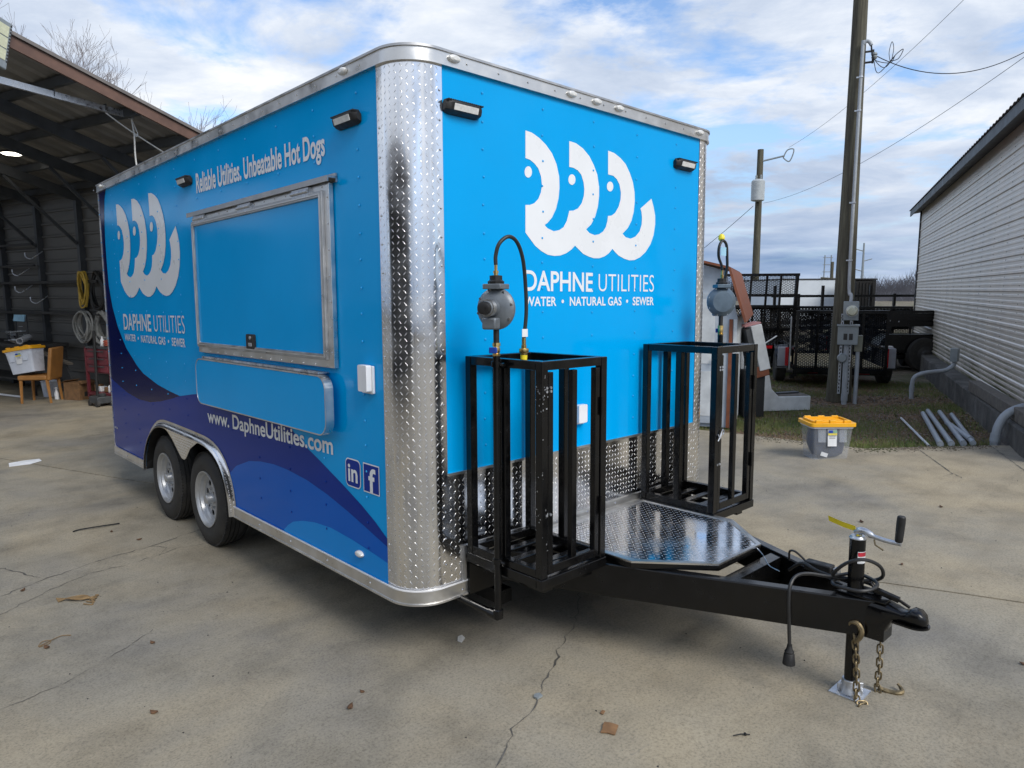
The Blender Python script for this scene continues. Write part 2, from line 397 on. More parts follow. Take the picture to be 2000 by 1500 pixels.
# concrete slabs of the yard, cut along the real joints
yard = bpy.data.objects.new('concrete_yard', None); COL.objects.link(yard); tag(yard, kind='structure')
E1 = Vector((.361, -.932)); E2 = Vector((.932, .361)); J0 = Vector((.274, 4.706))
def clip(P, n, c):          # keep n.p <= c
    o = []
    for i in range(len(P)):
        a, b_ = P[i], P[(i+1) % len(P)]; da = n[0]*a[0]+n[1]*a[1]-c; db = n[0]*b_[0]+n[1]*b_[1]-c
        if da <= 0: o.append(a)
        if (da < 0 < db) or (db < 0 < da): k = da/(da-db); o.append((a[0]+(b_[0]-a[0])*k, a[1]+(b_[1]-a[1])*k))
    return o
OUT = [(-26, -24), (6.0, -24), (11.5, -6.0), (7.35, -.60), (6.80, -.06), (6.33, .40), (6.36, 1.75), (6.2, 3.2), (6.2, 24), (-26, 24)]
def slab(poly):
    bm = bmesh.new(); f = bm.faces.new([bm.verts.new((a, b_, 0)) for a, b_ in poly])
    bmesh.ops.triangulate(bm, faces=[f])
    for k in range(-48, 50):                       # slices so that the slab follows the fall of the yard
        bmesh.ops.bisect_plane(bm, geom=bm.verts[:]+bm.edges[:]+bm.faces[:], plane_co=(0, k*.5, 0), plane_no=(0, 1, 0)) if -3 < k*.5 < 4 else None
    top = bm.faces[:]
    r = bmesh.ops.extrude_face_region(bm, geom=top)
    up = [e for e in r['geom'] if isinstance(e, bmesh.types.BMVert)]; us = set(up)
    for v_ in bm.verts: v_.co.z = H(v_.co.x, v_.co.y) - (0 if v_ in us else .07)
    bmesh.ops.recalc_face_normals(bm, faces=bm.faces)
    me = bpy.data.meshes.new('slab'); bm.to_mesh(me); bm.free(); me.materials.append(M['concrete'])
    o = bpy.data.objects.new('slab', me); COL.objects.link(o); o.parent = yard; return o
jc = E2.dot(J0); g_ = .009
k1 = Vector((-.18, .984)); kc = k1.dot(Vector((-.565, 7.565)))            # edge of the garage floor
for sgn in (-1, 1):
    P = clip(OUT, E2*sgn, jc*sgn-g_)
    A = clip(P, k1, kc-g_); B = clip(P, -k1, -kc-g_)
    if sgn < 0:
        c0 = E1.dot(J0)-9
        for Q in (clip(A, E1, c0+18-g_), clip(A, -E1, -(c0+18)-g_)): 
            if len(Q) > 2: slab(Q)
    else:
        j2 = Vector((-.512, .859)); jcc = j2.dot(Vector((6.692, -.024)))
        for Q in (clip(A, j2, jcc-g_-5.2), clip(clip(A, -j2, -jcc-g_+5.2), j2, 99)):
            if len(Q) > 2: slab(Q)
    if len(B) > 2: slab(B)
# cracks: thin filled lines in the slabs
def crack(pts, w=.006, jit=.012, seed=1):
    rr = random.Random(seed); P = []
    for i in range(len(pts)-1):
        a = Vector(pts[i]); b_ = Vector(pts[i+1]); n = max(2, int((b_-a).length/.035))
        for k in range(n): q = a.lerp(b_, k/n); P.append(Vector((q.x+rr.uniform(-jit, jit), q.y+rr.uniform(-jit, jit))))
    P.append(Vector(pts[-1])); mb = MB(); vs = []
    for i, q in enumerate(P):
        d = (P[min(i+1, len(P)-1)]-P[max(i-1, 0)]).normalized(); nn = Vector((-d.y, d.x))*w*rr.choice((.15, .3, .5, .8, 1.1))*.5
        for s_ in (1, -1): vs.append((q.x+nn.x*s_, q.y+nn.y*s_, H(q.x, q.y)+.0025))
    mb.add(vs, [(2*i, 2*i+1, 2*i+3, 2*i+2) for i in range(len(P)-1)])
    return mb.build('crack', M['crack'], yard, smooth=False, fix=False)
crack([(.62, -.30), (.544, -.377), (.43, -.42), (.30, -.50), (.22, -.55), (.14, -.60), (.02, -.62), (-.178, -.746), (-.30, -.86)], .009, .010, 3)
crack([(-1.9, 2.2), (-1.4, 2.50), (-.98, 2.72), (-.6, 2.84), (-.26, 2.90), (.108, 3.017), (.5, 3.10)], .011, .012, 4)
crack([(-1.6, 2.95), (-1.143, 3.167), (-.98, 2.78)], .012, .012, 5)
crack([(-1.5, 2.1), (-1.0, 2.47), (-.75, 2.62), (-.45, 2.62), (-.15, 2.70), (.2, 2.62)], .006, .012, 6)
crack([(-.28, 2.90), (-.20, 2.78), (-.30, 2.64)], .007, .01, 7)
crack([(-1.9, .92), (-1.5, 1.05), (-1.15, 1.12), (-.85, 1.30), (-.7, 1.42)], .005, .008, 8)
crack([(8.30, -.06), (7.4, -.53), (6.288, -1.056), (5.0, -1.70)], .016, .003, 9)
crack([(6.692, -.024), (6.1, -.38), (5.653, -.645)], .014, .003, 10)
crack([(5.653, -.645), (5.55, -.75), (5.35, -.78)], .007, .01, 11)
crack([(5.66, -.65), (5.45, -.62)], .007, .01, 12)
crack([(-2.6, 5.2), (-1.6, 4.7), (-.7, 4.45), (-.1, 4.2)], .005, .012, 13)
crack([(1.4, .25), (1.1, -.02), (.85, -.2), (.62, -.30)], .005, .012, 14)

# ================================================================== FOOD TRAILER (local frame: x across the front, y to the rear, z up)
TW, TL = 2.44, 4.83
trailer = thing('food_trailer', 'bright blue concession trailer with wave logo, serving hatch and polished tread plate corners', 'trailer')
trailer.matrix_world = Matrix(((.9999, -.0001, .0137, 0), (-.0001, .9999, .0146, 0), (-.0137, -.0146, .9998, 0), (0, 0, 0, 1)))
T = trailer
ZB, ZR, ZT, ZTT = .358, .428, 2.761, 2.827
# fender arch outline on the left side (y,z)
_O = [(2.000, ZB), (2.008, .445), (2.025, .515), (2.053, .585), (2.092, .645), (2.143, .700), (2.198, .738), (2.258, .768), (2.335, .792), (2.419, .806), (2.495, .812), (2.70, .818), (2.905, .822), (3.15, .826), (3.294, .826), (3.36, .824), (3.431, .816), (3.51, .798), (3.585, .766), (3.67, .718), (3.748, .655), (3.81, .582), (3.862, .503), (3.885, .43), (3.895, ZB)]
ARCH = _O
# left wall with the wheel opening, other walls, roof, floor
wall_pts = [(TL, ZB+.02), (TL, ZT+.02), (.16, ZT+.02), (.16, ZB+.02)] + [(y, max(z, ZB+.02)) for y, z in ARCH]
MB().poly([wall_pts], side(.0), .010).build('side_wall', M['cyan'], T, smooth=False)
# painted swooshes: thin vinyl sheets on the wall
C1 = [(4.58, 2.762), (4.64, 2.68), (4.675, 2.58), (4.70, 2.416), (4.708, 2.30), (4.708, 2.15), (4.69, 1.92), (4.615, 1.73), (4.482, 1.548), (4.269, 1.374), (3.981, 1.235), (3.823, 1.18), (3.466, 1.115), (3.177, 1.085), (2.954, 1.069)]
C2 = [(4.829, 1.080), (4.77, 1.058), (4.569, 1.018), (4.298, .973), (3.976, .947), (3.669, .952), (3.413, .984), (3.139, 1.032), (2.954, 1.069)]
MB().poly([C1+C2[::-1]+[(4.829, 2.762)]], side(-.0012)).build('swoosh', M['navy'], T, smooth=False)
top_A = C2 + [(2.691, 1.105), (2.3, 1.15), (1.9, 1.165), (1.5, 1.135), (1.177, 1.062), (1.037, .99), (.826, .916), (.619, .839), (.427, .762), (.309, .706), (.204, .645)]
MB().poly([top_A + [(.204, ZR)] + [(y, max(z, ZR)) for y, z in ARCH] + [(4.829, ZR)]], side(-.0012)).build('swoosh', M['royal'], T, smooth=False)
C3 = [(1.955, .655), (2.02, .69), (1.955, .705), (1.741, .772), (1.579, .795), (1.39, .808), (1.215, .805), (.987, .787), (.764, .75), (.56, .703), (.395, .659), (.204, .606)]
MB().poly([[(2.075, .633)]+C3[2:]+[(.204, ZR), (2.006, ZR), (2.012, .47), (2.04, .565)]], side(-.002)).build('swoosh', M['mid'], T, smooth=False)
C4 = [(1.305, ZR), (1.24, .475), (1.172, .511), (1.054, .543), (.911, .566), (.733, .577), (.528, .565), (.316, .543), (.204, .528), (.204, ZR)]
MB().poly([C4], side(-.0028)).build('swoosh', M['pale'], T, smooth=False)
MB().box(.2, 2.24, .0, .035, .956, ZT+.02).build('front_panel', M['cyan'], T, smooth=False)
MB().box(TW-.035, TW, .2, TL, ZB+.02, ZT+.02).build('far_side_wall', M['cyan'], T, smooth=False)
MB().box(.035, TW-.035, TL-.03, TL-.005, ZB+.02, ZT+.02).build('rear_wall', M['cyan'], T, smooth=False)
MB().box(.52, TW-.52, .03, TL-.03, ZB+.03, ZB+.09).box(.09, .52, .09, 1.99, ZB+.03, ZB+.09).box(.03, .52, 3.9, TL-.03, ZB+.03, ZB+.09).build('floor_frame', M['black'], T, smooth=False)
# wheel box
wb = MB(); vs = []
for (y, z) in ARCH:
    yy = y+(.004 if y < 2.95 else -.004); zz = z-(.004 if z > .5 else 0)
    vs += [(-.001, yy, zz), (.50, yy, zz)]
wb.add(vs, [(2*i, 2*i+1, 2*i+3, 2*i+2) for i in range(len(ARCH)-1)])
wb.poly([[(y, z) for y, z in ARCH]], side(.50)); wb.box(.50, .515, 2.0, 3.9, .30, ZB)
wb.build('wheel_box', M['blackmat'], T, smooth=False, fix=False)
MB().box(.45, 1.99, .1, 4.7, .30, .372).box(.52, .60, .0, 4.75, .23, .30).box(1.84, 1.92, .0, 4.75, .23, .30).build('chassis', M['black'], T, smooth=False)
MB().cyl((.22, 2.61, .33), (2.22, 2.61, .33), .04).cyl((.22, 3.49, .33), (2.22, 3.49, .33), .04).build('axle', M['black'], T)
# rounded plan outline
RC_ = .165
def corner_arc(cx, cy, r, a0, a1, n=14): return [(cx+r*cos(radians(a0+(a1-a0)*k/n)), cy+r*sin(radians(a0+(a1-a0)*k/n))) for k in range(n+1)]
near_arc = corner_arc(RC_, RC_, RC_, 180, 270); far_arc = corner_arc(TW-RC_, RC_, RC_, 270, 360)
near_path = [(0, .204)] + near_arc + [(.197, 0)]
far_path = [(2.243, 0)] + far_arc + [(TW, .204)]
def strip(path, z0, z1, off0, off1):
    """vertical strip along a plan path, between outward offsets"""
    mb = MB(); n = len(path); N = []
    for i in range(n):
        a = Vector(path[max(i-1, 0)]); b_ = Vector(path[min(i+1, n-1)]); d = (b_-a).normalized(); N.append(Vector((-d.y, d.x))*-1 if True else 0)
    # outward is to the left of travel for counter-clockwise from above seen from outside
    vs = []
    for i, (x, y) in enumerate(path):
        for off in (off0, off1):
            for z in (z0, z1): vs.append((x-N[i].x*off*-1, y-N[i].y*off*-1, z))
    fs = []
    for i in range(n-1):
        a = 4*i; c = 4*(i+1)
        fs += [(a, c, c+1, a+1), (a+2, a+3, c+3, c+2), (a, a+2, c+2, c), (a+1, c+1, c+3, a+3)]
    fs += [(0, 1, 3, 2), (4*(n-1), 4*(n-1)+2, 4*(n-1)+3, 4*(n-1)+1)]
    return mb.add(vs, fs)
def lug(mb, P, N, Td, a=.0105, b=.0022, h=.0007):
    P = Vector(P); N = Vector(N); Td = Vector(Td); B = N.cross(Td)
    mb.add([P-Td*a, P+Td*a, P-B*b, P+B*b, P-Td*a*.55+N*h, P+Td*a*.55+N*h],
           [(0, 2, 4), (0, 4, 3), (2, 5, 4), (3, 4, 5), (2, 1, 5), (3, 5, 1)])
def lugs_on(fn, u0, u1, v0, v1, pitch=.0265, keep=None):
    """fn(u,v) -> point, normal, u direction, v direction"""
    mb = MB(); j = 0; v_ = v0+pitch*.4
    while v_ < v1-pitch*.3:
        u = u0+pitch*.4; i = 0
        while u < u1-pitch*.3:
            if keep is None or keep(u, v_):
                P, N, U, V = fn(u, v_); s_ = 1 if (i+j) % 2 else -1
                lug(mb, P, N, (Vector(U)*.64+Vector(V)*.77*s_).normalized())
            u += pitch; i += 1
        v_ += pitch; j += 1
    return mb
def path_fn(path, off, z_of=lambda v_: v_):
    P = [Vector(p) for p in path]; L = [0]
    for i in range(len(P)-1): L.append(L[-1]+(P[i+1]-P[i]).length)
    def fn(u, v_):
        i = 0
        while i < len(L)-2 and u > L[i+1]: i += 1
        k = (u-L[i])/(L[i+1]-L[i]); a = P[i].lerp(P[i+1], k); d = (P[i+1]-P[i]).normalized(); n = Vector((d.y, -d.x, 0))
        return Vector((a.x, a.y, v_))+n*off, n, Vector((d.x, d.y, 0)), Vector((0, 0, 1))
    return fn, L[-1]
# outward normal for these paths (front: travelling +x, outward -y) is (d.y,-d.x)
def nrm_strip(path, z0, z1, o0, o1):
    mb = MB(); n = len(path); vs = []
    for i in range(n):
        a = Vector(path[max(i-1, 0)]); b_ = Vector(path[min(i+1, n-1)]); d = (b_-a).normalized(); nn = Vector((d.y, -d.x))
        for o_ in (o0, o1):
            for z in (z0, z1): vs.append((path[i][0]+nn.x*o_, path[i][1]+nn.y*o_, z))
    fs = []
    for i in range(n-1):
        a = 4*i; c = a+4
        fs += [(a, c, c+1, a+1), (a+2, a+3, c+3, c+2), (a, a+2, c+2, c), (a+1, c+1, c+3, a+3)]
    fs += [(0, 1, 3, 2), (4*n-4, 4*n-2, 4*n-1, 4*n-3)]
    return mb.add(vs, fs)
for path in (near_path, far_path):
    c = nrm_strip(path, ZB+.03, ZT+.02, -.02, .003).build('corner_plate', M['diamond'], T, ang=50)
    fn, L = path_fn(path, .003)
    tag(lugs_on(fn, 0, L, ZR, ZT).build('tread_lugs', M['lug'], c, smooth=False, fix=False), kind='stuff')
# lower front tread plate
lp = MB().box(.197, 2.243, -.003, .03, .56, .9555).box(.197, .2985, -.003, .03, ZR-.01, .56).build('lower_front_plate', M['diamond'], T, smooth=False)
tag(lugs_on(lambda u, v_: (Vector((u, -.003, v_)), Vector((0, -1, 0)), Vector((1, 0, 0)), Vector((0, 0, 1))), .2, 2.24, .43, .95, .0265, lambda u, v_: v_ > .602 or u < .268).build('tread_lugs', M['lug'], lp, smooth=False, fix=False), kind='stuff')
MB().box(.20, 2.243, -.010, .002, .948, .960).build('panel_trim', M['alu'], T, smooth=False)
fr = MB().box(.30, 2.243, -.014, .0, .562, .598).box(.30, 2.243, -.030, .0, .553, .5615)
fr.build('front_sill_angle', M['alu'], T, smooth=False)
# vertical end strip beside the near cage
MB().box(.272, .298, -.012, -.0035, .432, .60).box(.279, .291, -.017, -.012, .432, .60).build('corner_end_strip', M['aludark'], T, smooth=False)
nearfull = [(0, TL), (0, .24)] + near_arc + [(.30, 0)]
top_path = [(0, TL)] + [(0, .3)] + near_arc + [(1.2, 0)] + far_arc + [(TW, .3), (TW, TL)]
tr = nrm_strip(top_path, ZT, ZTT-.010, -.02, .014).build('top_rail', M['alu'], T, ang=40)
nrm_strip(top_path, ZTT-.010, ZTT, -.02, .021).build('rail_lip', M['aludark'], tr, ang=40)
nrm_strip(top_path, ZT-.001, ZT+.007, .0145, .018).build('rail_bead', M['alu'], tr, ang=40)
# roof
MB().poly([top_path], lambda a, b_, d: (a, b_, ZTT-.004+d), -.02).build('roof', M['whitebox'], T, smooth=False)
# bottom rail : rear piece and front piece that wraps the corner
MB().box(-.012, .01, 3.896, TL, ZB, ZR).box(-.018, -.0121, 3.896, TL, ZB, ZB+.008).build('bottom_rail', M['alu'], T, smooth=False)
bp_ = [(0, 1.999), (0, .25)] + near_arc + [(.300, 0)]
br = nrm_strip(bp_, ZB, ZR, -.01, .012).build('bottom_rail', M['alu'], T, ang=40)
nrm_strip(bp_, ZB, ZB+.008, .0121, .018).build('rail_lip', M['alu'], br, ang=40)
nrm_strip(bp_, ZR-.003, ZR+.004, .0121, .016).build('rail_bead', M['white'], br, ang=40)
# rear edge trim
MB().box(-.006, .03, TL-.004, TL+.012, ZB, ZT).build('rear_corner_trim', M['aludark'], T, smooth=False)

# ------------------------------------------------ rivets (tiny, joined)
def dome(mb, P, N, r=.0065, h=.004, n=6):
    P = Vector(P); N = Vector(N); x = N.orthogonal().normalized(); y = N.cross(x)
    vs = [P+(x*cos(2*pi*k/n)+y*sin(2*pi*k/n))*r for k in range(n)] + [P+(x*cos(2*pi*k/n)+y*sin(2*pi*k/n))*r*.6+N*h*.8 for k in range(n)] + [P+N*h]
    mb.add(vs, [(k, (k+1) % n, n+(k+1) % n, n+k) for k in range(n)] + [(n+k, n+(k+1) % n, 2*n) for k in range(n)])
def in_win(y, z): return (.55 < y < 2.48 and 1.38 < z < 2.40) or (.56 < y < 2.40 and 1.05 < z < 1.41)
def top_dark(y):
    L_ = sorted(DARK)
    for (a, za), (b_, zb) in zip(L_, L_[1:]):
        if a <= y <= b_: return za+(zb-za)*(y-a)/(b_-a)
    return 0
DARK = top_A
rvs = {'rivet': MB(), 'royal': MB(), 'print': MB()}; RIV_S = []; RIV_F = []
for k in range(12):
    y = .372+.405*k
    for i in range(18):
        z = 2.69-.125*i
        if z < .46 or in_win(y, z) or (1.9 < y < 4.0 and z < .87): continue
        dome(rvs['royal' if z < top_dark(y) else 'rivet'], (-.0036, y+RND.uniform(-.004, .004), z+RND.uniform(-.004, .004)), (-1, 0, 0))
for x in (.432, .825, 1.216, 1.596, 1.99):
    for i in range(14):
        z = 2.692-.125*i
        if z > .98: dome(rvs['rivet'], (x+RND.uniform(-.004, .004), -.0018, z+RND.uniform(-.004, .004)), (0, -1, 0))
for k_, m_ in rvs.items():
    if m_.v: tag(m_.build('panel_rivets', M[k_], T, fix=False), kind='stuff')
rv = MB()
for k in range(24): dome(rv, (-.0145, .32+.2*k, ZT+.03), (-1, 0, 0), .006, .005)
for k in range(11): dome(rv, (.33+.19*k, -.0145, ZT+.03), (0, -1, 0), .006, .005)
for y in [.35+.42*k for k in range(4)] + [3.95, 4.0, 4.4, 4.7]: dome(rv, (-.0125, y, ZB+.036), (-1, 0, 0), .006, .005)
dome(rv, (.27, -.0125, ZB+.03), (0, -1, 0), .006, .005)
for i in range(18):
    dome(rv, (.182, -.0035, .53+.125*i), (0, -1, 0), .006, .005); dome(rv, (-.0035, .187, .5+.125*i), (-1, 0, 0), .006, .005); dome(rv, (2.258, -.0035, .53+.125*i), (0, -1, 0), .006, .005)
for k in range(8): dome(rv, (.42+.25*k, -.0145, .58), (0, -1, 0), .006, .005)
tag(rv.build('rail_screws', M['steelrivet'], T, fix=False), kind='stuff')
rv = MB()
for i in range(80): dome(rv, (-.008, TL-.004, .46+.0288*i), (-1, 0, 0), .004, .004)
tag(rv.build('trim_screws', M['steelrivet'], T, fix=False), kind='stuff')

# ------------------------------------------------ lettering
def text_mesh(body, off=0.0, space=1.0):
    cu = bpy.data.curves.new('t', 'FONT'); cu.body = body; cu.offset = off; cu.space_character = space; cu.resolution_u = 6
    ob = bpy.data.objects.new('t', cu); COL.objects.link(ob); bpy.context.view_layer.update()
    me = bpy.data.meshes.new_from_object(ob.evaluated_get(bpy.context.evaluated_depsgraph_get()))
    vs = [(v_.co.x, v_.co.y) for v_ in me.vertices]; fs = [tuple(p_.vertices) for p_ in me.polygons]
    bpy.data.objects.remove(ob); bpy.data.curves.remove(cu); bpy.data.meshes.remove(me)
    return vs, fs
_cap = text_mesh('H')[0]; CAP0 = min(v_[1] for v_ in _cap); CAP1 = max(v_[1] for v_ in _cap)
def letters(name, body, corners, plane, off=0.0, space=1.0, depth=0, material=None, parent=None):
    """corners: (u_left_bottom, v), (u_right, v_bottom), cap heights left/right -> maps text on a (possibly slanted) line"""
    (ul, vl), (ur, vr), hl, hr = corners
    vs, fs = text_mesh(body, off, space); x0 = min(v_[0] for v_ in vs); x1 = max(v_[0] for v_ in vs); o = []
    for x, y in vs:
        k = (x-x0)/(x1-x0); vb = vl+(vr-vl)*k; hh = hl+(hr-hl)*k
        o.append(plane(ul+(ur-ul)*k, vb+(y-CAP0)/(CAP1-CAP0)*hh, 0))
    par = list(range(len(vs)))
    def find(a):
        while par[a] != a: par[a] = par[par[a]]; a = par[a]
        return a
    for f in fs:
        for k in f[1:]: par[find(k)] = find(f[0])
    comp = {}
    for i in range(len(vs)): comp.setdefault(find(i), []).append(i)
    glyphs = []                                # dots join the stroke below them
    for c in sorted(comp.values(), key=lambda c: min(vs[i][0] for i in c)):
        a = min(vs[i][0] for i in c); b_ = max(vs[i][0] for i in c)
        if glyphs and a < glyphs[-1][1]-.02 and b_ < glyphs[-1][1]+.02: glyphs[-1][2].extend(c); continue
        glyphs.append([a, b_, list(c)])
    if parent is None: root = part(name, T); nm = 'letter'
    else: root = parent; nm = name
    for a, b_, c in glyphs:
        ix = {v_: k for k, v_ in enumerate(c)}
        MB().add([o[i] for i in c], [tuple(ix[k] for k in f) for f in fs if f[0] in ix]).build(nm, material or M['print'], root, smooth=False, fix=False)
    return root
# front
FP = front(-.0015); SP = side(-.0036)
letters('lettering', 'DAPHNE', ((.694, 1.803), (1.217, 1.803), .097, .097), FP, .016, 1.0)
letters('lettering', 'UTILITIES', ((1.266, 1.804), (1.780, 1.806), .095, .099), FP, -.008, 1.05)
letters('lettering', 'WATER  \u2022  NATURAL GAS  \u2022  SEWER', ((.696, 1.726), (1.782, 1.728), .044, .045), FP, .022, 1.05)
# left side (reads from the rear to the front: y decreasing)
letters('lettering', 'DAPHNE', ((4.285, 1.536), (3.527, 1.536), .13, .13), SP, .016)
letters('lettering', 'UTILITIES', ((3.455, 1.536), (2.762, 1.536), .127, .13), SP, -.008, 1.05)
letters('lettering', 'WATER  \u2022  NATURAL GAS  \u2022  SEWER', ((4.275, 1.441), (2.77, 1.441), .054, .057), SP, .022, 1.05)
letters('lettering', 'Reliable Utilities. Unbeatable Hot Dogs', ((2.392, 2.480), (.668, 2.462), .118, .108), SP, .026, 1.0)
letters('lettering', 'www. DaphneUtilities.com', ((2.41, .940), (.686, .975), .088, .088), SP, .020, 1.0)
# wave emblem, traced from the front in its own flat coordinates
EMB = [(75, 360), (110, 372), (150, 400), (190, 440), (225, 490), (250, 550), (265, 620), (267, 680), (262, 740), (248, 800), (225, 850), (200, 880), (183, 893),
 (200, 912), (235, 928), (265, 922), (290, 905), (308, 870), (318, 830), (322, 813), (345, 812), (370, 800), (392, 770), (404, 730), (407, 690), (402, 650), (390, 610), (370, 585), (345, 570), (322, 566),
 (322, 420), (360, 432), (400, 462), (435, 505), (460, 555), (480, 610), (490, 680), (490, 730), (483, 790), (468, 845), (445, 890), (417, 917),
 (435, 938), (465, 950), (490, 945), (512, 930), (528, 905), (537, 870), (540, 842), (560, 840), (580, 825), (600, 790), (611, 750), (613, 710), (605, 665), (590, 635), (570, 615), (541, 608),
 (541, 474), (575, 487), (610, 515), (640, 550), (663, 600), (680, 650), (690, 710), (691, 760), (685, 820), (672, 870), (652, 910), (622, 942),
 (640, 962), (668, 970), (695, 958), (718, 930), (730, 890), (732, 850), (728, 815), (723, 800), (785, 745), (797, 790), (806, 840), (806, 890), (797, 950), (780, 1000), (752, 1045), (720, 1075), (690, 1090), (660, 1092), (630, 1082), (600, 1065), (580, 1045), (565, 1027),
 (545, 1052), (520, 1070), (490, 1080), (460, 1080), (430, 1070), (400, 1055), (375, 1030), (354, 1009), (335, 1030), (305, 1052), (270, 1065), (235, 1067), (200, 1060), (165, 1040), (130, 1010), (100, 970), (75, 935),
 (75, 780), (100, 780), (125, 770), (148, 745), (162, 710), (168, 670), (163, 620), (148, 575), (125, 545), (100, 525), (75, 516)]
EYES = [((91, 594), (21, 32)), ((337, 637), (20, 30)), ((552, 676), (18, 28))]
# the trailer's own camera frame (trailer coordinates) turns the traced outline into true flat shape on the front wall
def unproject_front(px, py):
    c = Vector((-1.7609, -2.5169, 1.7308)); yaw, pit, rol = .7553, -.1118, -.0044
    f_ = Vector((sin(yaw)*cos(pit), cos(yaw)*cos(pit), sin(pit))); r_ = Vector((cos(yaw), -sin(yaw), 0)); u_ = r_.cross(f_)
    r2 = r_*cos(rol)+u_*sin(rol); u2 = -r_*sin(rol)+u_*cos(rol)
    d = r2*((px-1000)/1374)+u2*(-(py-750)/1374)+f_; k = -c.y/d.y; q = c+d*k; return q.x, q.z
EMBF = [unproject_front(1000+a/2.885, 130+b_/2.885) for a, b_ in EMB]
EYEF = []
for (cx, cy), (rx, ry) in EYES: EYEF.append([unproject_front(1000+(cx+rx*cos(2*pi*k/20))/2.885, 130+(cy+ry*sin(2*pi*k/20))/2.885) for k in range(20)])
fl = MB().poly([EMBF], FP).build('wave_emblem', M['print'], T, smooth=False)
for e_ in EYEF: MB().poly([e_], FP).build('emblem_dot', M['print'], fl, smooth=False)
fx0 = min(a for a, _ in EMBF); fx1 = max(a for a, _ in EMBF); fz0 = min(b_ for _, b_ in EMBF); fz1 = max(b_ for _, b_ in EMBF)
def to_side(a, b_): return (4.285+(2.775-4.285)*(a-fx0)/(fx1-fx0), 1.806+(2.60-1.806)*(b_-fz0)/(fz1-fz0))
fl = MB().poly([[to_side(*q) for q in EMBF]], SP).build('wave_emblem', M['print'], T, smooth=False)
for e_ in EYEF: MB().poly([[to_side(*q) for q in e_]], SP).build('emblem_dot', M['print'], fl, smooth=False)
# two social icons
def icon(y0, y1, z0, z1, r, ch, hgt):
    p_ = MB().poly([rrect(min(y0, y1), max(y0, y1), z0, z1, r)], side(-.0032)).build('social_icon', M['print'], T, smooth=False)
    e = .006
    MB().poly([rrect(min(y0, y1)+e, max(y0, y1)-e, z0+e, z1-e, max(r-e, .001))], side(-.0040)).build('icon_field', M['icon'], p_, smooth=False)
    return p_
ic = icon(.566, .424, .838, .982, .03, 'in', .08)
letters('icon_letter', 'in', ((.540, .868), (.452, .868), .088, .088), side(-.0048), .022, parent=ic)
ic = icon(.400, .258, .838, .982, .003, 'f', .1)
letters('icon_letter', 'f', ((.352, .8445), (.290, .8445), .112, .112), side(-.0048), .022, parent=ic)
# tiny number on the tail
letters('lettering', '0016', ((4.80, .60), (4.70, .60), .018, .018), SP, 0)

# ------------------------------------------------ serving hatch
hp = part('serving_hatch', T)
def ring(y0, y1, z0, z1, w, x0, x1, wr=None):
    return MB().poly([[(y0, z0), (y1, z0), (y1, z1), (y0, z1)], [(y0+w, z0+w), (y1-w, z0+w), (y1-w, z1-w), (y0+w, z1-w)]], side(x0), x1-x0)
ring(.598, 2.425, 1.424, 2.318, .045, -.005, -.030).build('outer_frame', M['alu'], hp, bevel=.002, smooth=False)
ring(.643, 2.405, 1.462, 2.285, .030, -.004, -.046).build('hatch_frame', M['aludark'], hp, bevel=.003, smooth=False)
ring(.656, 2.392, 1.475, 2.272, .006, -.0465, -.052).build('hatch_bead', M['alu'], hp, smooth=False)
MB().box(-.036, -.004, .670, 2.378, 1.490, 2.258).build('hatch_panel', M['cyan'], hp, smooth=False)
dc = MB().box(-.052, -.003, .560, 2.455, 2.335, 2.345).box(-.056, -.050, .560, 2.455, 2.318, 2.345).box(-.012, -.003, .560, 2.455, 2.318, 2.36)
dc.build('drip_cap', M['aludark'], hp, smooth=False)
for y in (.86, 1.55, 2.26): MB().cyl((-.050, y-.09, 2.296), (-.050, y+.09, 2.296), .008, n=10).box(-.047, -.030, y-.09, y+.09, 2.27, 2.315).build('hinge', M['galv'], hp)
lt = MB().poly([rrect(1.485, 1.60, 1.480, 1.567, .012, 4)], side(-.0365), -.012).build('latch', M['blackmat'], hp, bevel=.003, smooth=False)
MB().cyl((-.049, 1.535, 1.547), (-.054, 1.535, 1.547), .010, n=12).box(-.052, -.0486, 1.52, 1.56, 1.497, 1.517).build('latch_lock', M['galv'], lt)
rv = MB()
for k in range(14): dome(rv, (-.0305, .66+.13*k, 1.436), (-1, 0, 0), .005, .004); dome(rv, (-.0305, .66+.13*k, 2.303), (-1, 0, 0), .005, .004)
for k in range(7): dome(rv, (-.0305, .612, 1.50+.125*k), (-1, 0, 0), .005, .004); dome(rv, (-.0305, 2.415, 1.50+.125*k), (-1, 0, 0), .005, .004)
tag(rv.build('frame_screws', M['steelrivet'], hp, fix=False), kind='stuff')
# folded counter shelf
sh = part('folding_shelf', T)
o1 = rrect(.605, 2.365, 1.085, 1.388, .075, 8); o2 = rrect(.611, 2.359, 1.091, 1.382, .070, 8)
MB().poly([o1, o2], side(-.082), .046).build('shelf_edge', M['alu'], sh, smooth=False)
MB().poly([o2], side(-.080), .040).build('shelf_board', M['cyan'], sh, smooth=False)
MB().cyl((-.060, .70, 1.396), (-.060, 2.28, 1.396), .007, n=10).box(-.058, -.003, .70, 2.28, 1.392, 1.397).build('shelf_hinge', M['galv'], sh)
for y in (.80, 2.15): MB().box(-.036, -.0035, y-.02, y+.02, 1.15, 1.33).build('shelf_bracket', M['galv'], sh, smooth=False)
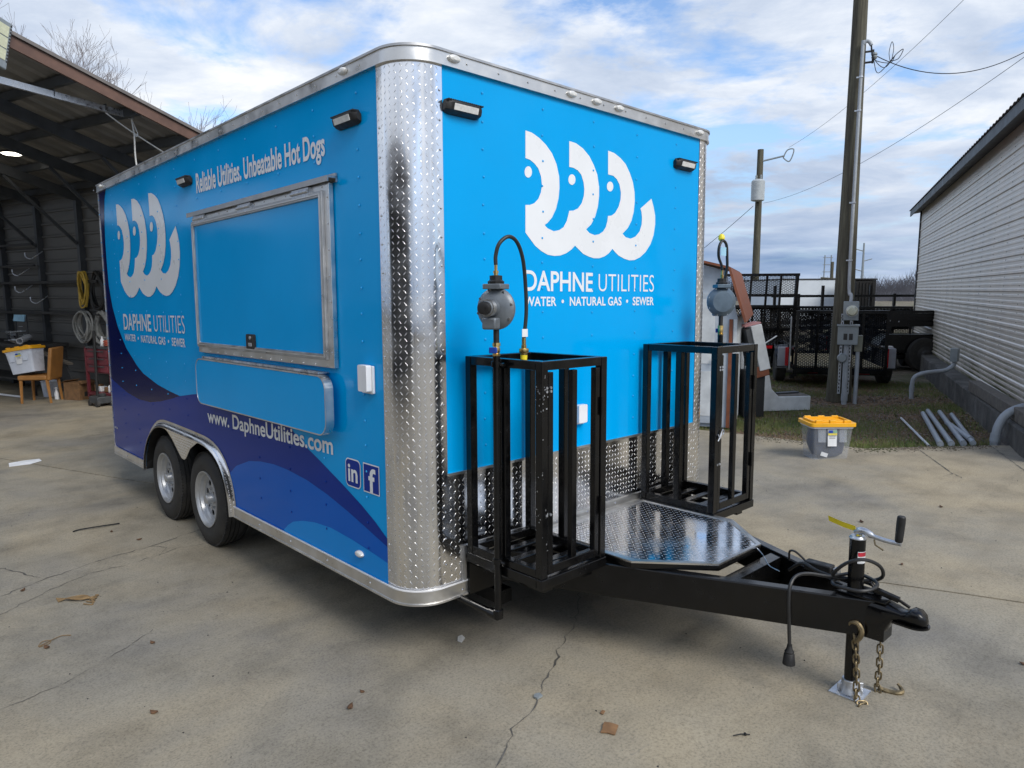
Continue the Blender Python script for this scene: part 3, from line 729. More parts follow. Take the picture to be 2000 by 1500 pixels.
# outlet covers
def cover(name, mp0, w, h):
    p_ = MB().poly([rrect(-w/2, w/2, -h/2, h/2, .006, 3)], mp0, .012).build(name, M['white'], T, smooth=False)
    MB().poly([rrect(-w/2+.008, w/2-.008, -h/2+.010, h/2+.004, .008, 3)], lambda a, b_, d: mp0(a, b_, d+.0125), .028).build('flip_lid', M['white'], p_, bevel=.004, smooth=False)
    return p_
cover('outlet_cover', lambda a, b_, d: (-.003-d, .322+a, 1.388+b_), .092, .13)
cover('outlet_cover', lambda a, b_, d: (1.10+a, -.001-d, 1.137+b_), .085, .105)
# flood lamps on the walls
def flood(mk):
    """mk(a along wall, out, up)"""
    p_ = MB(); n = 14; hw = .104
    prof = [(0, .026), (.022, .031), (.040, .028), (.044, .019), (.035, -.011), (.017, -.022), (0, -.026)]
    vs = []; secs = [(-hw, .55), (-hw+.012, .85), (-hw+.03, 1), (hw-.03, 1), (hw-.012, .85), (hw, .55)]
    for a, s_ in secs:
        for (o_, u_) in prof: vs.append(mk(a, o_*s_, u_*s_ if u_ < .03 else u_))
    m_ = len(prof); fs = []
    for i in range(len(secs)-1):
        for k in range(m_): fs.append((i*m_+k, i*m_+(k+1) % m_, (i+1)*m_+(k+1) % m_, (i+1)*m_+k))
    fs += [tuple(range(m_)), tuple((len(secs)-1)*m_+k for k in range(m_))]
    p_.add(vs, fs); ob = p_.build('wall_flood_lamp', M['blackmat'], T, ang=30)
    l_ = MB(); l_.add([mk(-.068, .0437, .015), (mk(.068, .0437, .015)), mk(.068, .0355, -.010), mk(-.068, .0355, -.010), mk(-.068, .0465, .015), (mk(.068, .0465, .015)), mk(.068, .0385, -.011), mk(-.068, .0385, -.011)],
           [(0, 1, 2, 3), (4, 5, 6, 7), (0, 1, 5, 4), (2, 3, 7, 6), (0, 3, 7, 4), (1, 2, 6, 5)]); l_.build('lamp_lens', M['lens'], ob, smooth=False)
    f_ = MB()
    for k in range(17):
        a = -.096+.012*k; f_.add([mk(a-.003, .008, .026), mk(a+.003, .008, .026), mk(a+.003, .042, .026), mk(a-.003, .042, .026), mk(a-.003, .008, .033), mk(a+.003, .008, .033), mk(a+.003, .042, .032), mk(a-.003, .042, .032)],
           [(0, 1, 2, 3), (4, 5, 6, 7), (0, 1, 5, 4), (2, 3, 7, 6), (0, 3, 7, 4), (1, 2, 6, 5)])
    f_.build('cooling_fins', M['blackmat'], ob, smooth=False)
for y, z in ((.435, 2.572), (2.565, 2.568)): flood(lambda a, o_, u_, y=y, z=z: (-.003-o_, y-a, z+u_))
for x, z in ((.303, 2.588), (2.062, 2.575)): flood(lambda a, o_, u_, x=x, z=z: (x+a, -.001-o_, z+u_))
# clearance lamps
def marker(mk):
    mb = MB(); n = 14; vs = []
    for (s_, o_) in ((1, 0), (1, .006), (.86, .014), (.5, .019)):
        for k in range(n): vs.append(mk(.034*s_*cos(2*pi*k/n), o_, .017*s_*sin(2*pi*k/n)))
    fs = [(i*n+k, i*n+(k+1) % n, (i+1)*n+(k+1) % n, (i+1)*n+k) for i in range(3) for k in range(n)] + [tuple(3*n+k for k in range(n))]
    mb.add(vs, fs).build('clearance_lamp', M['lens'], T)
for x in (.255, 1.021, 1.219, 1.41, 2.22): marker(lambda a, o_, u_, x=x: (x+a, -.0142-o_, 2.797+u_))
for y in (.455, 4.666): marker(lambda a, o_, u_, y=y: (-.0142-o_, y+a, 2.797+u_))
marker(lambda a, o_, u_: (-.003-o_, .449+a, .512+u_))

# ------------------------------------------------ fender and wheels
fe = part('fender', T)
def arch_band(x0, x1, d0, d1, name, ma, pa):
    A = ARCH[:]; n = len(A); vs = []
    for i in range(n):
        a = Vector(A[max(i-1, 0)]); b_ = Vector(A[min(i+1, n-1)]); d = (b_-a).normalized(); nn = Vector((-d.y, d.x))
        for (xx, dd) in ((x0, d0), (x1, d1), (x1, d1-.006), (x0, d0-.006)):
            vs.append((xx, A[i][0]+nn.x*dd*1, A[i][1]+nn.y*dd))
    fs = []
    for i in range(n-1):
        for k in range(4): fs.append((4*i+k, 4*i+(k+1) % 4, 4*i+4+(k+1) % 4, 4*i+4+k))
    fs += [(0, 1, 2, 3), (4*n-4, 4*n-3, 4*n-2, 4*n-1)]
    return MB().add(vs, fs).build(name, ma, pa, ang=50)
# direction along ARCH is +y with z up: left normal (-dz, dy) points up/out
fb = arch_band(-.002, -.034, .004, -.030, 'fender_flare', M['diamond'], fe)
arch_band(-.0045, -.0055, .020, -.004, 'fender_trim', M['alu'], fe)
def arch_fn():
    P = [Vector(p) for p in ARCH]; L = [0]
    for i in range(len(P)-1): L.append(L[-1]+(P[i+1]-P[i]).length)
    def fn(u, v_):
        i = 0
        while i < len(L)-2 and u > L[i+1]: i += 1
        k = (u-L[i])/(L[i+1]-L[i]); a = P[i].lerp(P[i+1], k); d = (P[i+1]-P[i]).normalized(); nn = Vector((-d.y, d.x))
        h_ = .005-.034*v_/.034
        N = Vector((-.68, nn.x*.73, nn.y*.73)).normalized()
        return Vector((-v_, a.x+nn.x*h_, a.y+nn.y*h_)), N, Vector((0, d.x, d.y)), Vector((-1, 0, 0))
    return fn, L[-1]
fn, L = arch_fn()
tag(lugs_on(fn, 0.03, L-.03, .0, .038, .016).build('tread_lugs', M['lug'], fb, smooth=False, fix=False), kind='stuff')
# teardrop skirt plate between the wheels, on the outer lip
YF, YR, RT = 2.611, 3.493, .346
up = []; lo = []
def arch_z(y):
    for i in range(len(ARCH)-1):
        if ARCH[i][0] <= y <= ARCH[i+1][0] and ARCH[i+1][0] > ARCH[i][0]: return ARCH[i][1]+(ARCH[i+1][1]-ARCH[i][1])*(y-ARCH[i][0])/(ARCH[i+1][0]-ARCH[i][0])
    return .4
skp = [(3.285, .797), (3.03, .790), (2.77, .786), (2.535, .782), (2.61, .752), (2.70, .712), (2.760, .660), (2.795, .628), (2.835, .611), (2.880, .612), (2.925, .632), (2.985, .670), (3.09, .735), (3.19, .780)]
sk = MB().poly([skp], side(-.0345), .004).build('fender_skirt', M['diamond'], fe, smooth=False)
def keep_sk(u, v_): return in_poly(u, v_, skp) and in_poly(u+.012, v_-.01, skp) and in_poly(u-.012, v_-.01, skp)
tag(lugs_on(lambda u, v_: (Vector((-.0345, u, v_)), Vector((-1, 0, 0)), Vector((0, -1, 0)), Vector((0, 0, 1))), 2.2, 3.4, .58, .86, .020, keep_sk).build('tread_lugs', M['lug'], sk, smooth=False, fix=False), kind='stuff')
# wheel
wh = part('wheel', T, (0, YF, RT))
X0 = .018
R_ = RT
prof = [(X0+.050, .196), (X0+.012, .205), (X0+.002, .235), (X0, .270), (X0+.006, .305), (X0+.022, .330), (X0+.034, .339)]
tr_ = [(.052, R_-.003), (.070, R_), (.0705, R_-.010), (.079, R_-.010), (.0795, R_), (.101, R_), (.1015, R_-.010), (.110, R_-.010), (.1105, R_), (.132, R_), (.1325, R_-.010), (.141, R_-.010), (.1415, R_), (.162, R_), (.186, R_-.004)]
prof += [(X0+a-.018, r) for a, r in tr_] + [(X0+.20, .32), (X0+.212, .27), (X0+.20, .21), (X0+.16, .196)]
MB().lathe(prof, (0, 0, 0), (1, 0, 0), 56, closed=True).build('tyre', M['rubber'], wh, ang=40)
blk = MB()
for k in range(84):          # shoulder blocks
    a = 2*pi*k/84
    for x, w in ((X0+.024, .020),):
        rr = R_-.0085; y = cos(a); z = sin(a); Rm = Matrix(((1, 0, 0), (0, -sin(a), cos(a)), (0, cos(a), sin(a)))).transposed()
        blk.obox((x+.008, y*rr, z*rr), (.020, .014, .012), Rm)
blk.build('tread_blocks', M['rubber'], wh, smooth=False)
rim = MB().lathe([(X0+.012, .2045), (X0+.004, .2045), (X0+.004, .198), (X0+.014, .190), (X0+.024, .186), (X0+.030, .178), (X0+.050, .172), (X0+.056, .165), (X0+.064, .160), (X0+.060, .156), (X0+.060, .150),(X0+.075, .150), (X0+.075, .17), (X0+.060, .19)], (0, 0, 0), (1, 0, 0), 56, closed=True)
holes = []
for k in range(8):
    a0 = 2*pi*(k+.3)/8
    holes.append([(.118*cos(a0)+.028*cos(t_)*cos(a0)*.75-.028*sin(t_)*sin(a0), .118*sin(a0)+.028*cos(t_)*sin(a0)*.75+.028*sin(t_)*cos(a0)) for t_ in [2*pi*j/12 for j in range(12)]])
circ = lambda r, n=48: [(r*cos(2*pi*k/n), r*sin(2*pi*k/n)) for k in range(n)]
rim.poly([circ(.157)]+holes+[circ(.042, 24)], lambda a, b_, d: (X0+.064+d, a, b_), .006)
rim.build('rim', M['rim'], wh, ang=30)
MB().lathe([(X0+.085, .046), (X0+.060, .046), (X0+.040, .036), (X0+.010, .034), (X0+.004, .028), (X0+.004, .001)], (0, 0, 0), (1, 0, 0), 24).build('hub', M['rim'], wh, ang=30)
for k in range(6):
    a = 2*pi*k/6+.3; MB().cyl((X0+.064, .068*cos(a), .068*sin(a)), (X0+.040, .068*cos(a), .068*sin(a)), .011, .009, 6).build('wheel_nut', M['steelrivet'], wh, smooth=False)
MB().cyl((X0+.085, 0, 0), (X0+.12, 0, 0), .15, n=30).build('brake_drum', M['blackmat'], wh)
w2 = dup_tree(wh, T); w2.location = (0, YR, RT); w2.rotation_euler = (.8, 0, 0)
for y_ in (YF, YR):
    w3 = dup_tree(wh, T); w3.location = (TW, y_, RT); w3.rotation_euler = (0, 0, pi)

# ------------------------------------------------ tongue
tg = part('tongue', T)
def railx(y): return 1.17-.45*(y+1.5)
for s_ in (1, -1):
    a = Vector((railx(.30), .30)); b_ = Vector((railx(-1.56), -1.56))
    mx_ = lambda x: x if s_ > 0 else TW-x
    d = (b_-a).normalized(); nn = Vector((-d.y, d.x))      # towards the middle (+x side)
    q = [a, b_, b_+nn*.055, a+nn*.055]
    MB().poly([[(mx_(v_.x), v_.y) for v_ in q]], lambda u, w, dd: (u, w, .372+dd), .158).build('tongue_rail', M['black'], tg, bevel=.006, smooth=False)
MB().box(.30, 2.14, -.03, .10, .36, .548).build('front_crossmember', M['black'], tg, smooth=False)
MB().box(.96, 1.48, -1.02, -.96, .39, .52).build('cross_brace', M['black'], tg, smooth=False)
# tread plate deck on the tongue
c_ = 1.21; hexp = [(c_-.45, -.045), (c_+.45, -.045), (c_+.45, -.63), (c_+.195, -.925), (c_-.195, -.925), (c_-.45, -.63)]
dk = part('deck_plate', T)
MB().poly([hexp], lambda a, b_, d: (a, b_, .533+d), .024).build('deck_frame', M['black'], dk, smooth=False)
hin = [(c_+(x-c_)*.925, -.045+(y+.045)*.955-.022) for x, y in hexp]
dp = MB().poly([hexp], lambda a, b_, d: (a, b_, .5575+d), .0045).build('tread_sheet', M['diamond'], dk, smooth=False)
MB().poly([hexp, hin], lambda a, b_, d: (a, b_, .5625+d), .004).build('deck_edging', M['alu'], dk, smooth=False)
lg = lugs_on(lambda u, v_: (Vector((u, v_, .562)), Vector((0, 0, 1)), Vector((1, 0, 0)), Vector((0, 1, 0))), .76, 1.66, -.93, -.05, .0265, lambda u, v_: in_poly(u, v_, hin))
tag(lg.build('deck_lugs', M['lug'], dk, smooth=False, fix=False), kind='stuff')
# coupler
cp = part('coupler', T)
YC = -1.44
prof_c = [(-1.50, .050, .535, .365), (-1.56, .050, .533, .375), (-1.60, .046, .520, .470), (-1.63, .036, .512, .472), (-1.648, .036, .520, .470), (-1.665, .040, .532, .468), (-1.690, .038, .530, .470), (-1.708, .028, .515, .472), (-1.716, .012, .495, .474)]
n = 16; vs = []
for y, hw, zt, zb in prof_c:
    for k in range(n):
        a = 2*pi*k/n; ca = cos(a); sa = sin(a); q = .55
        vs.append((1.22+hw*math.copysign(abs(ca)**q, ca), y, (zt+zb)/2+(zt-zb)/2*math.copysign(abs(sa)**q, sa)))
fs = [(i*n+k, i*n+(k+1) % n, (i+1)*n+(k+1) % n, (i+1)*n+k) for i in range(len(prof_c)-1) for k in range(n)] + [tuple(range(n)), tuple((len(prof_c)-1)*n+k for k in range(n))]
MB().add(vs, fs).build('coupler_body', M['black'], cp, ang=60)
lipp = [(1.22+.052*cos(a), -1.672+.052*sin(a)) for a in [radians(180+180*k/14) for k in range(15)]] + [(1.266, -1.60), (1.174, -1.60)]
MB().poly([lipp], lambda a, b_, d: (a, b_, .464+d), .007).build('ball_lip', M['black'], cp, smooth=False)
MB().poly([[(1.165, -1.38), (1.275, -1.38), (1.268, -1.575), (1.172, -1.575)]], lambda a, b_, d: (a, b_, .532+d), .008).build('top_plate', M['black'], cp, bevel=.002, smooth=False)
MB().box(1.172, 1.268, -1.575, -1.40, .372, .50).build('coupler_block', M['black'], cp, bevel=.003, smooth=False)
MB().bar((1.22, -1.515, .566), (1.22, -1.61, .548), .024, .020).bar((1.22, -1.50, .592), (1.22, -1.525, .566), .02, .007).bar((1.22, -1.60, .552), (1.22, -1.650, .530), .012, .010).build('latch_lever', M['black'], cp, bevel=.002)
# jack
jk = part('tongue_jack', T)
MB().cyl((1.22, YC, .36), (1.22, YC, .765), .0315, n=24).build('outer_tube', M['black'], jk)
MB().cyl((1.22, YC, .14), (1.22, YC, .375), .026, n=24).build('inner_tube', M['black'], jk)
MB().lathe([(.0, .0335), (.004, .0335), (.012, .026)], (1.22, YC, .764), (0, 0, 1), 24).build('top_cap', M['galv'], jk)
ft = MB(); n = 4
ft.box(1.155, 1.285, YC-.065, YC+.065, .087, .095)
ft.lathe([(.095, .050), (.125, .036), (.150, .0335), (.150, .020)], (1.22, YC, 0), (0, 0, 1), 20)
for a in (0, pi/2): ft.obox((1.22, YC, .112), (.11, .004, .036), Matrix.Rotation(a+.78, 3, 'Z'))
ft.build('foot', M['galv'], jk, bevel=.002)
MB().tube(smoothpath([(1.22, YC+.012, .785), (1.22, YC-.02, .800), (1.22, YC-.06, .786), (1.22, YC-.115, .779), (1.22, YC-.165, .779)], 5), [.013, .014, .015, .016, .016]+[.014]*5+[.0095]*11, 12).build('crank_arm', M['galv'], jk)
MB().lathe([(.0, .012), (.004, .0145), (.03, .0155), (.08, .0165), (.103, .0155), (.107, .012)], (1.22, YC-.155, .785), (.02, -.05, 1), 18).build('handle_grip', M['blackmat'], jk)
MB().tube([(1.215, YC-.065, .775), (1.21, YC-.072, .755), (1.205, YC-.105, .742)], .0035, 8).build('pin', M['chain'], jk)
lb = MB()
for (z0, z1) in ((.665, .715),):
    vs = []; m_ = 6
    for k in range(m_+1):
        a = radians(205+75*k/m_); 
        for z in (z0, z1): vs.append((1.22+.0318*cos(a), YC+.0318*sin(a), z))
    lb.add(vs, [(2*k, 2*k+2, 2*k+3, 2*k+1) for k in range(m_)])
lb.build('sticker', M['paper'], jk, fix=False)
lb = MB(); vs = []
for k in range(7):
    a = radians(207+71*k/6)
    for z in (.695, .712): vs.append((1.22+.0322*cos(a), YC+.0322*sin(a), z))
lb.add(vs, [(2*k, 2*k+2, 2*k+3, 2*k+1) for k in range(6)]).build('sticker_print', M['redtag'], jk, fix=False)
# yellow hang tag
tgp = [Vector((1.214, YC+.008, .803)), Vector((1.206, YC+.055, .812)), Vector((1.20, YC+.115, .828))]
tm = MB(); vs = []
for i, q in enumerate(tgp):
    for s_ in (1, -1): vs.append(q+Vector((-.006*s_, 0, .013*s_)))
tm.add(vs, [(0, 1, 3, 2), (2, 3, 5, 4)]).tube([(1.214, YC+.01, .803), (1.22, YC-.02, .792), (1.225, YC-.012, .775), (1.205, YC, .78)], .002, 5)
tm.build('hang_tag', M['tagyellow'], jk, fix=False)
# safety chains
def link_mesh():
    L_, w, r = .017, .0105, .0038; pts = []
    for k in range(8): a = pi*k/7; pts.append((w*cos(a), 0, L_-w+w*sin(a)+.004))
    for k in range(8): a = pi+pi*k/7; pts.append((w*cos(a), 0, -(L_-w)+w*sin(a)-.004))
    return MB().tube(pts, r, 6, closed=True)
base_link = None
def chain(name, pts, hook_at):
    global base_link
    root = part(name, T)
    P = smoothpath(pts, 24); L = [0]
    for i in range(len(P)-1): L.append(L[-1]+(P[i+1]-P[i]).length)
    pitch = .0295; k = 0
    while k*pitch < L[-1]:
        u = k*pitch; i = 0
        while i < len(L)-2 and u > L[i+1]: i += 1
        q = P[i].lerp(P[i+1], (u-L[i])/max(1e-6, L[i+1]-L[i])); d = (P[min(i+1, len(P)-1)]-P[max(i-1, 0)]).normalized()
        x = d.orthogonal().normalized(); x = (Matrix.Rotation(pi/2*(k % 2)+.5+.25*sin(k*1.7), 3, d) @ x); y = d.cross(x)
        Mx = Matrix((x, y, d)).transposed().to_4x4(); Mx.translation = q
        if base_link is None:
            base_link = link_mesh().build('link', M['chain'], root); base_link.matrix_local = Mx
        else: link_copy(base_link, root, Mx)
        k += 1
    hx, hy, hz, vert = hook_at
    if vert: hp_ = [(hx, hy-.005, hz-.045), (hx, hy-.022, hz-.02), (hx, hy-.025, hz+.010), (hx, hy-.008, hz+.034), (hx, hy+.018, hz+.030), (hx, hy+.026, hz+.010)]
    else: hp_ = [(hx-.02, hy+.03, hz+.012), (hx, hy, hz), (hx+.012, hy-.03, hz), (hx+.03, hy-.045, hz+.004), (hx+.045, hy-.035, hz+.012), (hx+.05, hy-.02, hz+.022)]
    pp = smoothpath(hp_, 5); m_ = len(pp)
    MB().tube(pp, [.0055+.0055*sin(pi*min(1, (i+3)/m_)) for i in range(m_)], 8).build('hook', M['chain'], root)
chain('safety_chain', [(1.16, -1.468, .36), (1.158, -1.478, .30), (1.162, -1.484, .20), (1.158, -1.488, .12), (1.160, -1.492, .098), (1.150, -1.500, .093), (1.165, -1.520, .092), (1.142, -1.515, .092)], (1.152, -1.472, .395, True))
chain('safety_chain', [(1.30, -1.520, .37), (1.303, -1.522, .30), (1.298, -1.524, .20), (1.302, -1.520, .13), (1.297, -1.525, .100), (1.31, -1.535, .094), (1.325, -1.55, .093)], (1.325, -1.555, .098, False))
# coiled power cable with plug
pc = part('power_cable', T)
zc_ = .552
pts = [(1.34, -1.10, .50), (1.30, -1.18, .565), (1.26, -1.28, .560)]
for k in range(0, 21):
    a = -1.2+k*pi/8; pts.append((1.21+.085*cos(a)+.006*sin(k*1.3), YC-.0+.082*sin(a), zc_+.0035*k/2.0))
pts += [(1.16, YC+.07, .60), (1.13, YC+.01, .675), (1.16, YC-.05, .70), (1.24, YC-.085, .66), (1.285, YC-.08, .60), (1.27, YC-.02, .572), (1.19, YC+.10, .578), (1.13, YC+.16, .590), (1.07, YC+.185, .588), (1.025, YC+.188, .560), (1.012, YC+.186, .50), (1.012, YC+.182, .42), (1.015, YC+.180, .36), (1.015, YC+.176, .305)]
MB().tube(smoothpath(pts, 5), .0075, 8).build('cable', M['bhose'], pc)
MB().lathe([(0, .010), (.02, .013), (.03, .020), (.036, .018), (.04, .021), (.085, .026), (.088, .020)], (1.015, YC+.176, .308), (0, 0, -1), 16).build('plug', M['blackmat'], pc)
bx_ = part('breakaway_box', T)
MB().box(1.31, 1.36, -1.30, -1.18, .533, .575).build('switch_body', M['blackmat'], bx_, bevel=.005)
MB().box(1.325, 1.365, -1.325, -1.3005, .535, .565).build('switch_end', M['aludark'], bx_, bevel=.003)
MB().tube(smoothpath([(1.33, -1.19, .56), (1.32, -1.14, .60), (1.34, -1.10, .59), (1.36, -1.09, .54)], 6), .005, 7).build('switch_wire', M['bhose'], bx_)
MB().tube(smoothpath([(1.40, -.88, .562), (1.32, -.98, .545), (1.24, -1.05, .535), (1.20, -1.12, .537)], 6), .0025, 6).build('latch_cable', M['galv'], bx_)

# ------------------------------------------------ gas bottle cages
def cage(x0, x1, door_left):
    c = part('gas_bottle_cage', T); y0, y1 = -.032, -.522; z0, z1 = .575, 1.500; w = .038
    def b(name, *a): return MB().box(*a).build(name, M['black'], c, bevel=.003, smooth=False)
    for x in (x0, x1-w):
        b('corner_post', x, x+w, y0-w, y0, z0, z1); b('corner_post', x, x+w, y1, y1+w, z0, z1)
    e = .0015
    for zz in (z0-.0005, z1-w+.0005):
        nm = 'bottom_rail' if zz < 1 else 'top_rail'
        b(nm, x0+w, x1-w, y0-w+e, y0-e, zz, zz+w); b(nm, x0+e, x0+w-e, y1+w, y0-w, zz, zz+w); b(nm, x1-w+e, x1-e, y1+w, y0-w, zz, zz+w)
    b('top_rail', x0+w, x1-w, y1+e, y1+w-e, z1-w+.0005, z1+.0005)
    ym = (y0+y1)/2
    b('middle_bar', x0+e, x0+w-e, ym-.019, ym+.019, z0+w, z1-w); b('middle_bar', x1-w+e, x1-e, ym-.019, ym+.019, z0+w, z1-w)
    xm = (x0+x1)/2
    b('middle_bar', xm-.019, xm+.019, y0-w+e, y0-e, z0+w, z1-w)
    # gate on the front
    g0, g1 = x0+w+.006, x1-w-.006; yy0, yy1 = y1+.004, y1+.034
    gt_ = []
    for (a0, a1, b0, b1) in ((g0, g0+.03, z0+.012, z1-w-.008), (g1-.03, g1, z0+.012, z1-w-.008)): b('gate_stile', a0, a1, yy0, yy1, b0, b1)
    b('gate_rail', g0+.03, g1-.03, yy0, yy1, z0+.012, z0+.05); b('gate_bar', xm-.016, xm+.016, yy0+e, yy1-e, z0+.05, z1-w-.008)
    # floor slats and skirt under the cage
    for k in range(3):
        yk = y1+.11+.115*k; b('floor_slat', x0+w, x1-w, yk, yk+.045, z0, z0+.012)
    b('base_skirt', x0-.004, x1+.004, y1-.004, y1+.03, z0-.045, z0-.001); b('base_skirt', x0-.004, x0+.026, y1+.03, y0, z0-.045, z0-.001); b('base_skirt', x1-.026, x1+.004, y1+.03, y0, z0-.045, z0-.001)
    hx = x1-.004 if not door_left else x1-.004
    for z in (z0+.25, z1-.22):
        MB().cyl((x1-w-.003, y1-.004, z-.04), (x1-w-.003, y1-.004, z+.04), .007, n=10).build('gate_hinge', M['black'], c)
    for z in (z1-.11, z1-.125, .85): MB().cyl((x0+w*.75, y1-.001, z), (x0+w*.75, y1-.004, z), .006, n=8).cyl((x0+w+.016, y1+.003, z), (x0+w+.016, y1-.003, z), .006, n=8).build('bolt', M['galv'], c)
    return c
cg1 = cage(.285, .705, False); cg2 = cage(1.640, 2.085, True)
# bracket struts under the near cage
for x in (.34, .60, 1.70, 1.98): MB().box(x, x+.06, -.48, -.035, .49, .528).build('cage_support', M['black'], T, smooth=False)
# gate pin (wire clip)
q = (1.688, -.532, 1.02)
MB().tube(smoothpath([(1.655, -.532, .985), (1.675, -.532, 1.01), (1.70, -.532, 1.045), (1.712, -.532, 1.035), (1.705, -.532, 1.018), (1.69, -.532, 1.02), (1.675, -.532, .998), (1.668, -.532, 1.005), (1.655, -.532, 1.022)], 5), .0035, 6).build('gate_clip', M['galv'], T)
rr = random.Random(77); sf = MB()
for k in range(46):
    z_ = rr.choice((rr.gauss(1.36, .04), rr.gauss(1.33, .02), rr.gauss(.86, .03), rr.uniform(.6, 1.45))); x_ = .285+rr.uniform(.002, .036)
    w_ = rr.uniform(.001, .004); h_ = rr.uniform(.001, .005)
    if rr.random() < .6: sf.add([(x_-w_, -.5226, z_-h_), (x_+w_, -.5226, z_-h_*.6), (x_+w_*.5, -.5226, z_+h_), (x_-w_, -.5226, z_+h_*.5)], [(0, 1, 2, 3)])
    else: sf.add([(.2844, -.522+x_-.285-w_, z_-h_), (.2844, -.522+x_-.285+w_, z_-h_*.5), (.2844, -.522+x_-.285, z_+h_)], [(0, 1, 2)])
tag(sf.build('paint_chips', M['galv'], cg1, smooth=False, fix=False), kind='stuff')
# regulators, valves, hoses
def regulator(px, py, z, face, body_mat, sc=1.0):
    r = part('gas_regulator', T); f_ = Vector(face).normalized()
    MB().cyl((px, py, z-.145), (px, py, z-.085), .013, n=14).build('nipple', M['blackmat'], r)
    prof = [(-.030, .03), (-.028, .062), (-.012, .082), (-.005, .090), (.005, .090), (.012, .082), (.020, .074), (.030, .045), (.034, .03)]
    MB().lathe([(a*sc, b_*sc) for a, b_ in prof], (px, py, z), f_, 30).build('diaphragm_case', body_mat, r, ang=35)
    fl_ = MB(); x = f_.orthogonal().normalized(); y = f_.cross(x)
    for k in range(8):
        a = 2*pi*k/8+.2; c0 = Vector((px, py, z))+(x*cos(a)+y*sin(a))*.082*sc; fl_.cyl(c0-f_*.010, c0+f_*.018, .0055, n=6)
    fl_.build('case_bolts', M['steelrivet'], r)
    sidev = f_.cross(Vector((0, 0, 1)))
    c0 = Vector((px, py, z))
    MB().lathe([(.02, .036), (.06, .036), (.085, .030), (.088, .026)], c0+Vector((0, 0, .004)), f_, 18).build('spring_tower', body_mat, r)
    MB().lathe([(.060, .0365), (.085, .0365)], c0+Vector((0, 0, .004)), f_, 18).build('maker_label', M['alu'], r)
    MB().lathe([(.086, .026), (.100, .028), (.116, .027), (.120, .020)], c0+Vector((0, 0, .004)), f_, 18).build('adjust_cap', M['blackmat'], r)
    Rm = Matrix((sidev, f_, Vector((0, 0, 1)))).transposed()
    MB().obox(c0+f_*.045+Vector((0, 0, -.062)), (.066, .05, .05), Rm).build('outlet_block', body_mat, r, bevel=.008)
    MB().obox(c0+Vector((0, 0, .094)), (.085, .085, .022), Rm).build('inlet_flange', body_mat, r, bevel=.003)
    MB().lathe([(.105, .034), (.115, .036), (.122, .027), (.140, .027), (.142, .012)], c0, (0, 0, 1), 8).build('inlet_nut', M['blackmat'], r, ang=20)
    MB().lathe([(.142, .009), (.150, .009), (.150, .012), (.160, .012), (.160, .007), (.19, .007)], c0, (0, 0, 1), 10).build('brass_fitting', M['brass'], r, ang=20)
    v_ = MB().lathe([(-.205, .016), (-.192, .018), (-.190, .014), (-.175, .017), (-.160, .014), (-.158, .018), (-.145, .017)], c0, (0, 0, 1), 12).build('ball_valve', M['brass'], r, ang=25)
    MB().cyl(c0+Vector((0, 0, -.176)), c0+Vector((0, 0, -.176))+f_*.026, .008, n=8).obox(c0+Vector((0, 0, -.176))+f_*.030, (.038, .010, .026), Rm).build('valve_handle', M['bluehandle'], r, bevel=.004)
    return r
PX, PY = .262, -.272
MB().cyl((PX, PY, .36), (PX, PY, 1.515), .0165, n=16).build('gas_pipe', M['black'], T)
MB().lathe([(-.02, .014), (-.016, .023), (.022, .023), (.026, .018)], (PX, PY, .352), (0, 0, 1), 14).cyl((PX, PY, .345), (PX, PY+.055, .345), .022, n=14).cyl((PX, PY, .345), (PX-.0, .55, .345), .0165, n=14).build('pipe_elbow', M['black'], T)
for z in (1.478, .60): MB().lathe([(-.012, .0165), (-.012, .024), (.012, .024), (.012, .0165)], (PX, PY, z), (0, 0, 1), 14).cyl((PX, PY, z), (PX+.0, PY-.05, z), .008, n=8).build('pipe_clamp', M['black'], T)
regulator(PX, PY, 1.715, (-.94, -.34, 0), M['regbody'])
hz = 1.715
hose = [(PX, PY, hz+.185), (PX, PY, hz+.225), (PX+.012, PY-.01, hz+.275), (PX+.055, PY-.02, hz+.305), (PX+.105, PY-.02, hz+.285), (PX+.150, PY-.01, hz+.215), (PX+.176, PY, hz+.10), (PX+.180, PY, hz-.02), (PX+.165, PY, hz-.13)]
MB().tube(smoothpath(hose, 8), .0085, 10).build('gas_hose', M['bhose'], T)
e_ = Vector(hose[-1])
nz = MB().lathe([(0, .0095), (-.03, .0095), (-.032, .012), (-.045, .012), (-.047, .021), (-.055, .023), (-.066, .021), (-.068, .016), (-.075, .016)], e_, (0, 0, 1), 14).build('bottle_nozzle', M['brass'], T, ang=25)
MB().lathe([(-.076, .016), (-.105, .014), (-.107, .010)], e_, (0, 0, 1), 14).build('nozzle_cap', M['tagyellow'], nz)
MB().box(e_.x-.022, e_.x+.012, e_.y-.0125, e_.y-.0105, e_.z+.005, e_.z+.04).build('hose_tag', M['paper'], nz, smooth=False)
PX2, PY2 = 2.130, -.25
MB().cyl((PX2, PY2, .40), (PX2, PY2, 1.545), .0165, n=16).build('gas_pipe', M['black'], T)
regulator(PX2, PY2, 1.745, (.62, .78, 0), M['regblue'])
hz = 1.745
hose = [(PX2, PY2, hz+.19), (PX2-.01, PY2, hz+.22), (PX2-.045, PY2, hz+.27), (PX2-.05, PY2-.005, hz+.33), (PX2-.02, PY2-.01, hz+.365), (PX2+.02, PY2-.012, hz+.34), (PX2+.035, PY2-.01, hz+.27), (PX2+.055, PY2, hz+.20), (PX2+.06, PY2+.02, hz+.12)]
MB().tube(smoothpath(hose, 8), .0085, 10).build('gas_hose', M['bhose'], T)
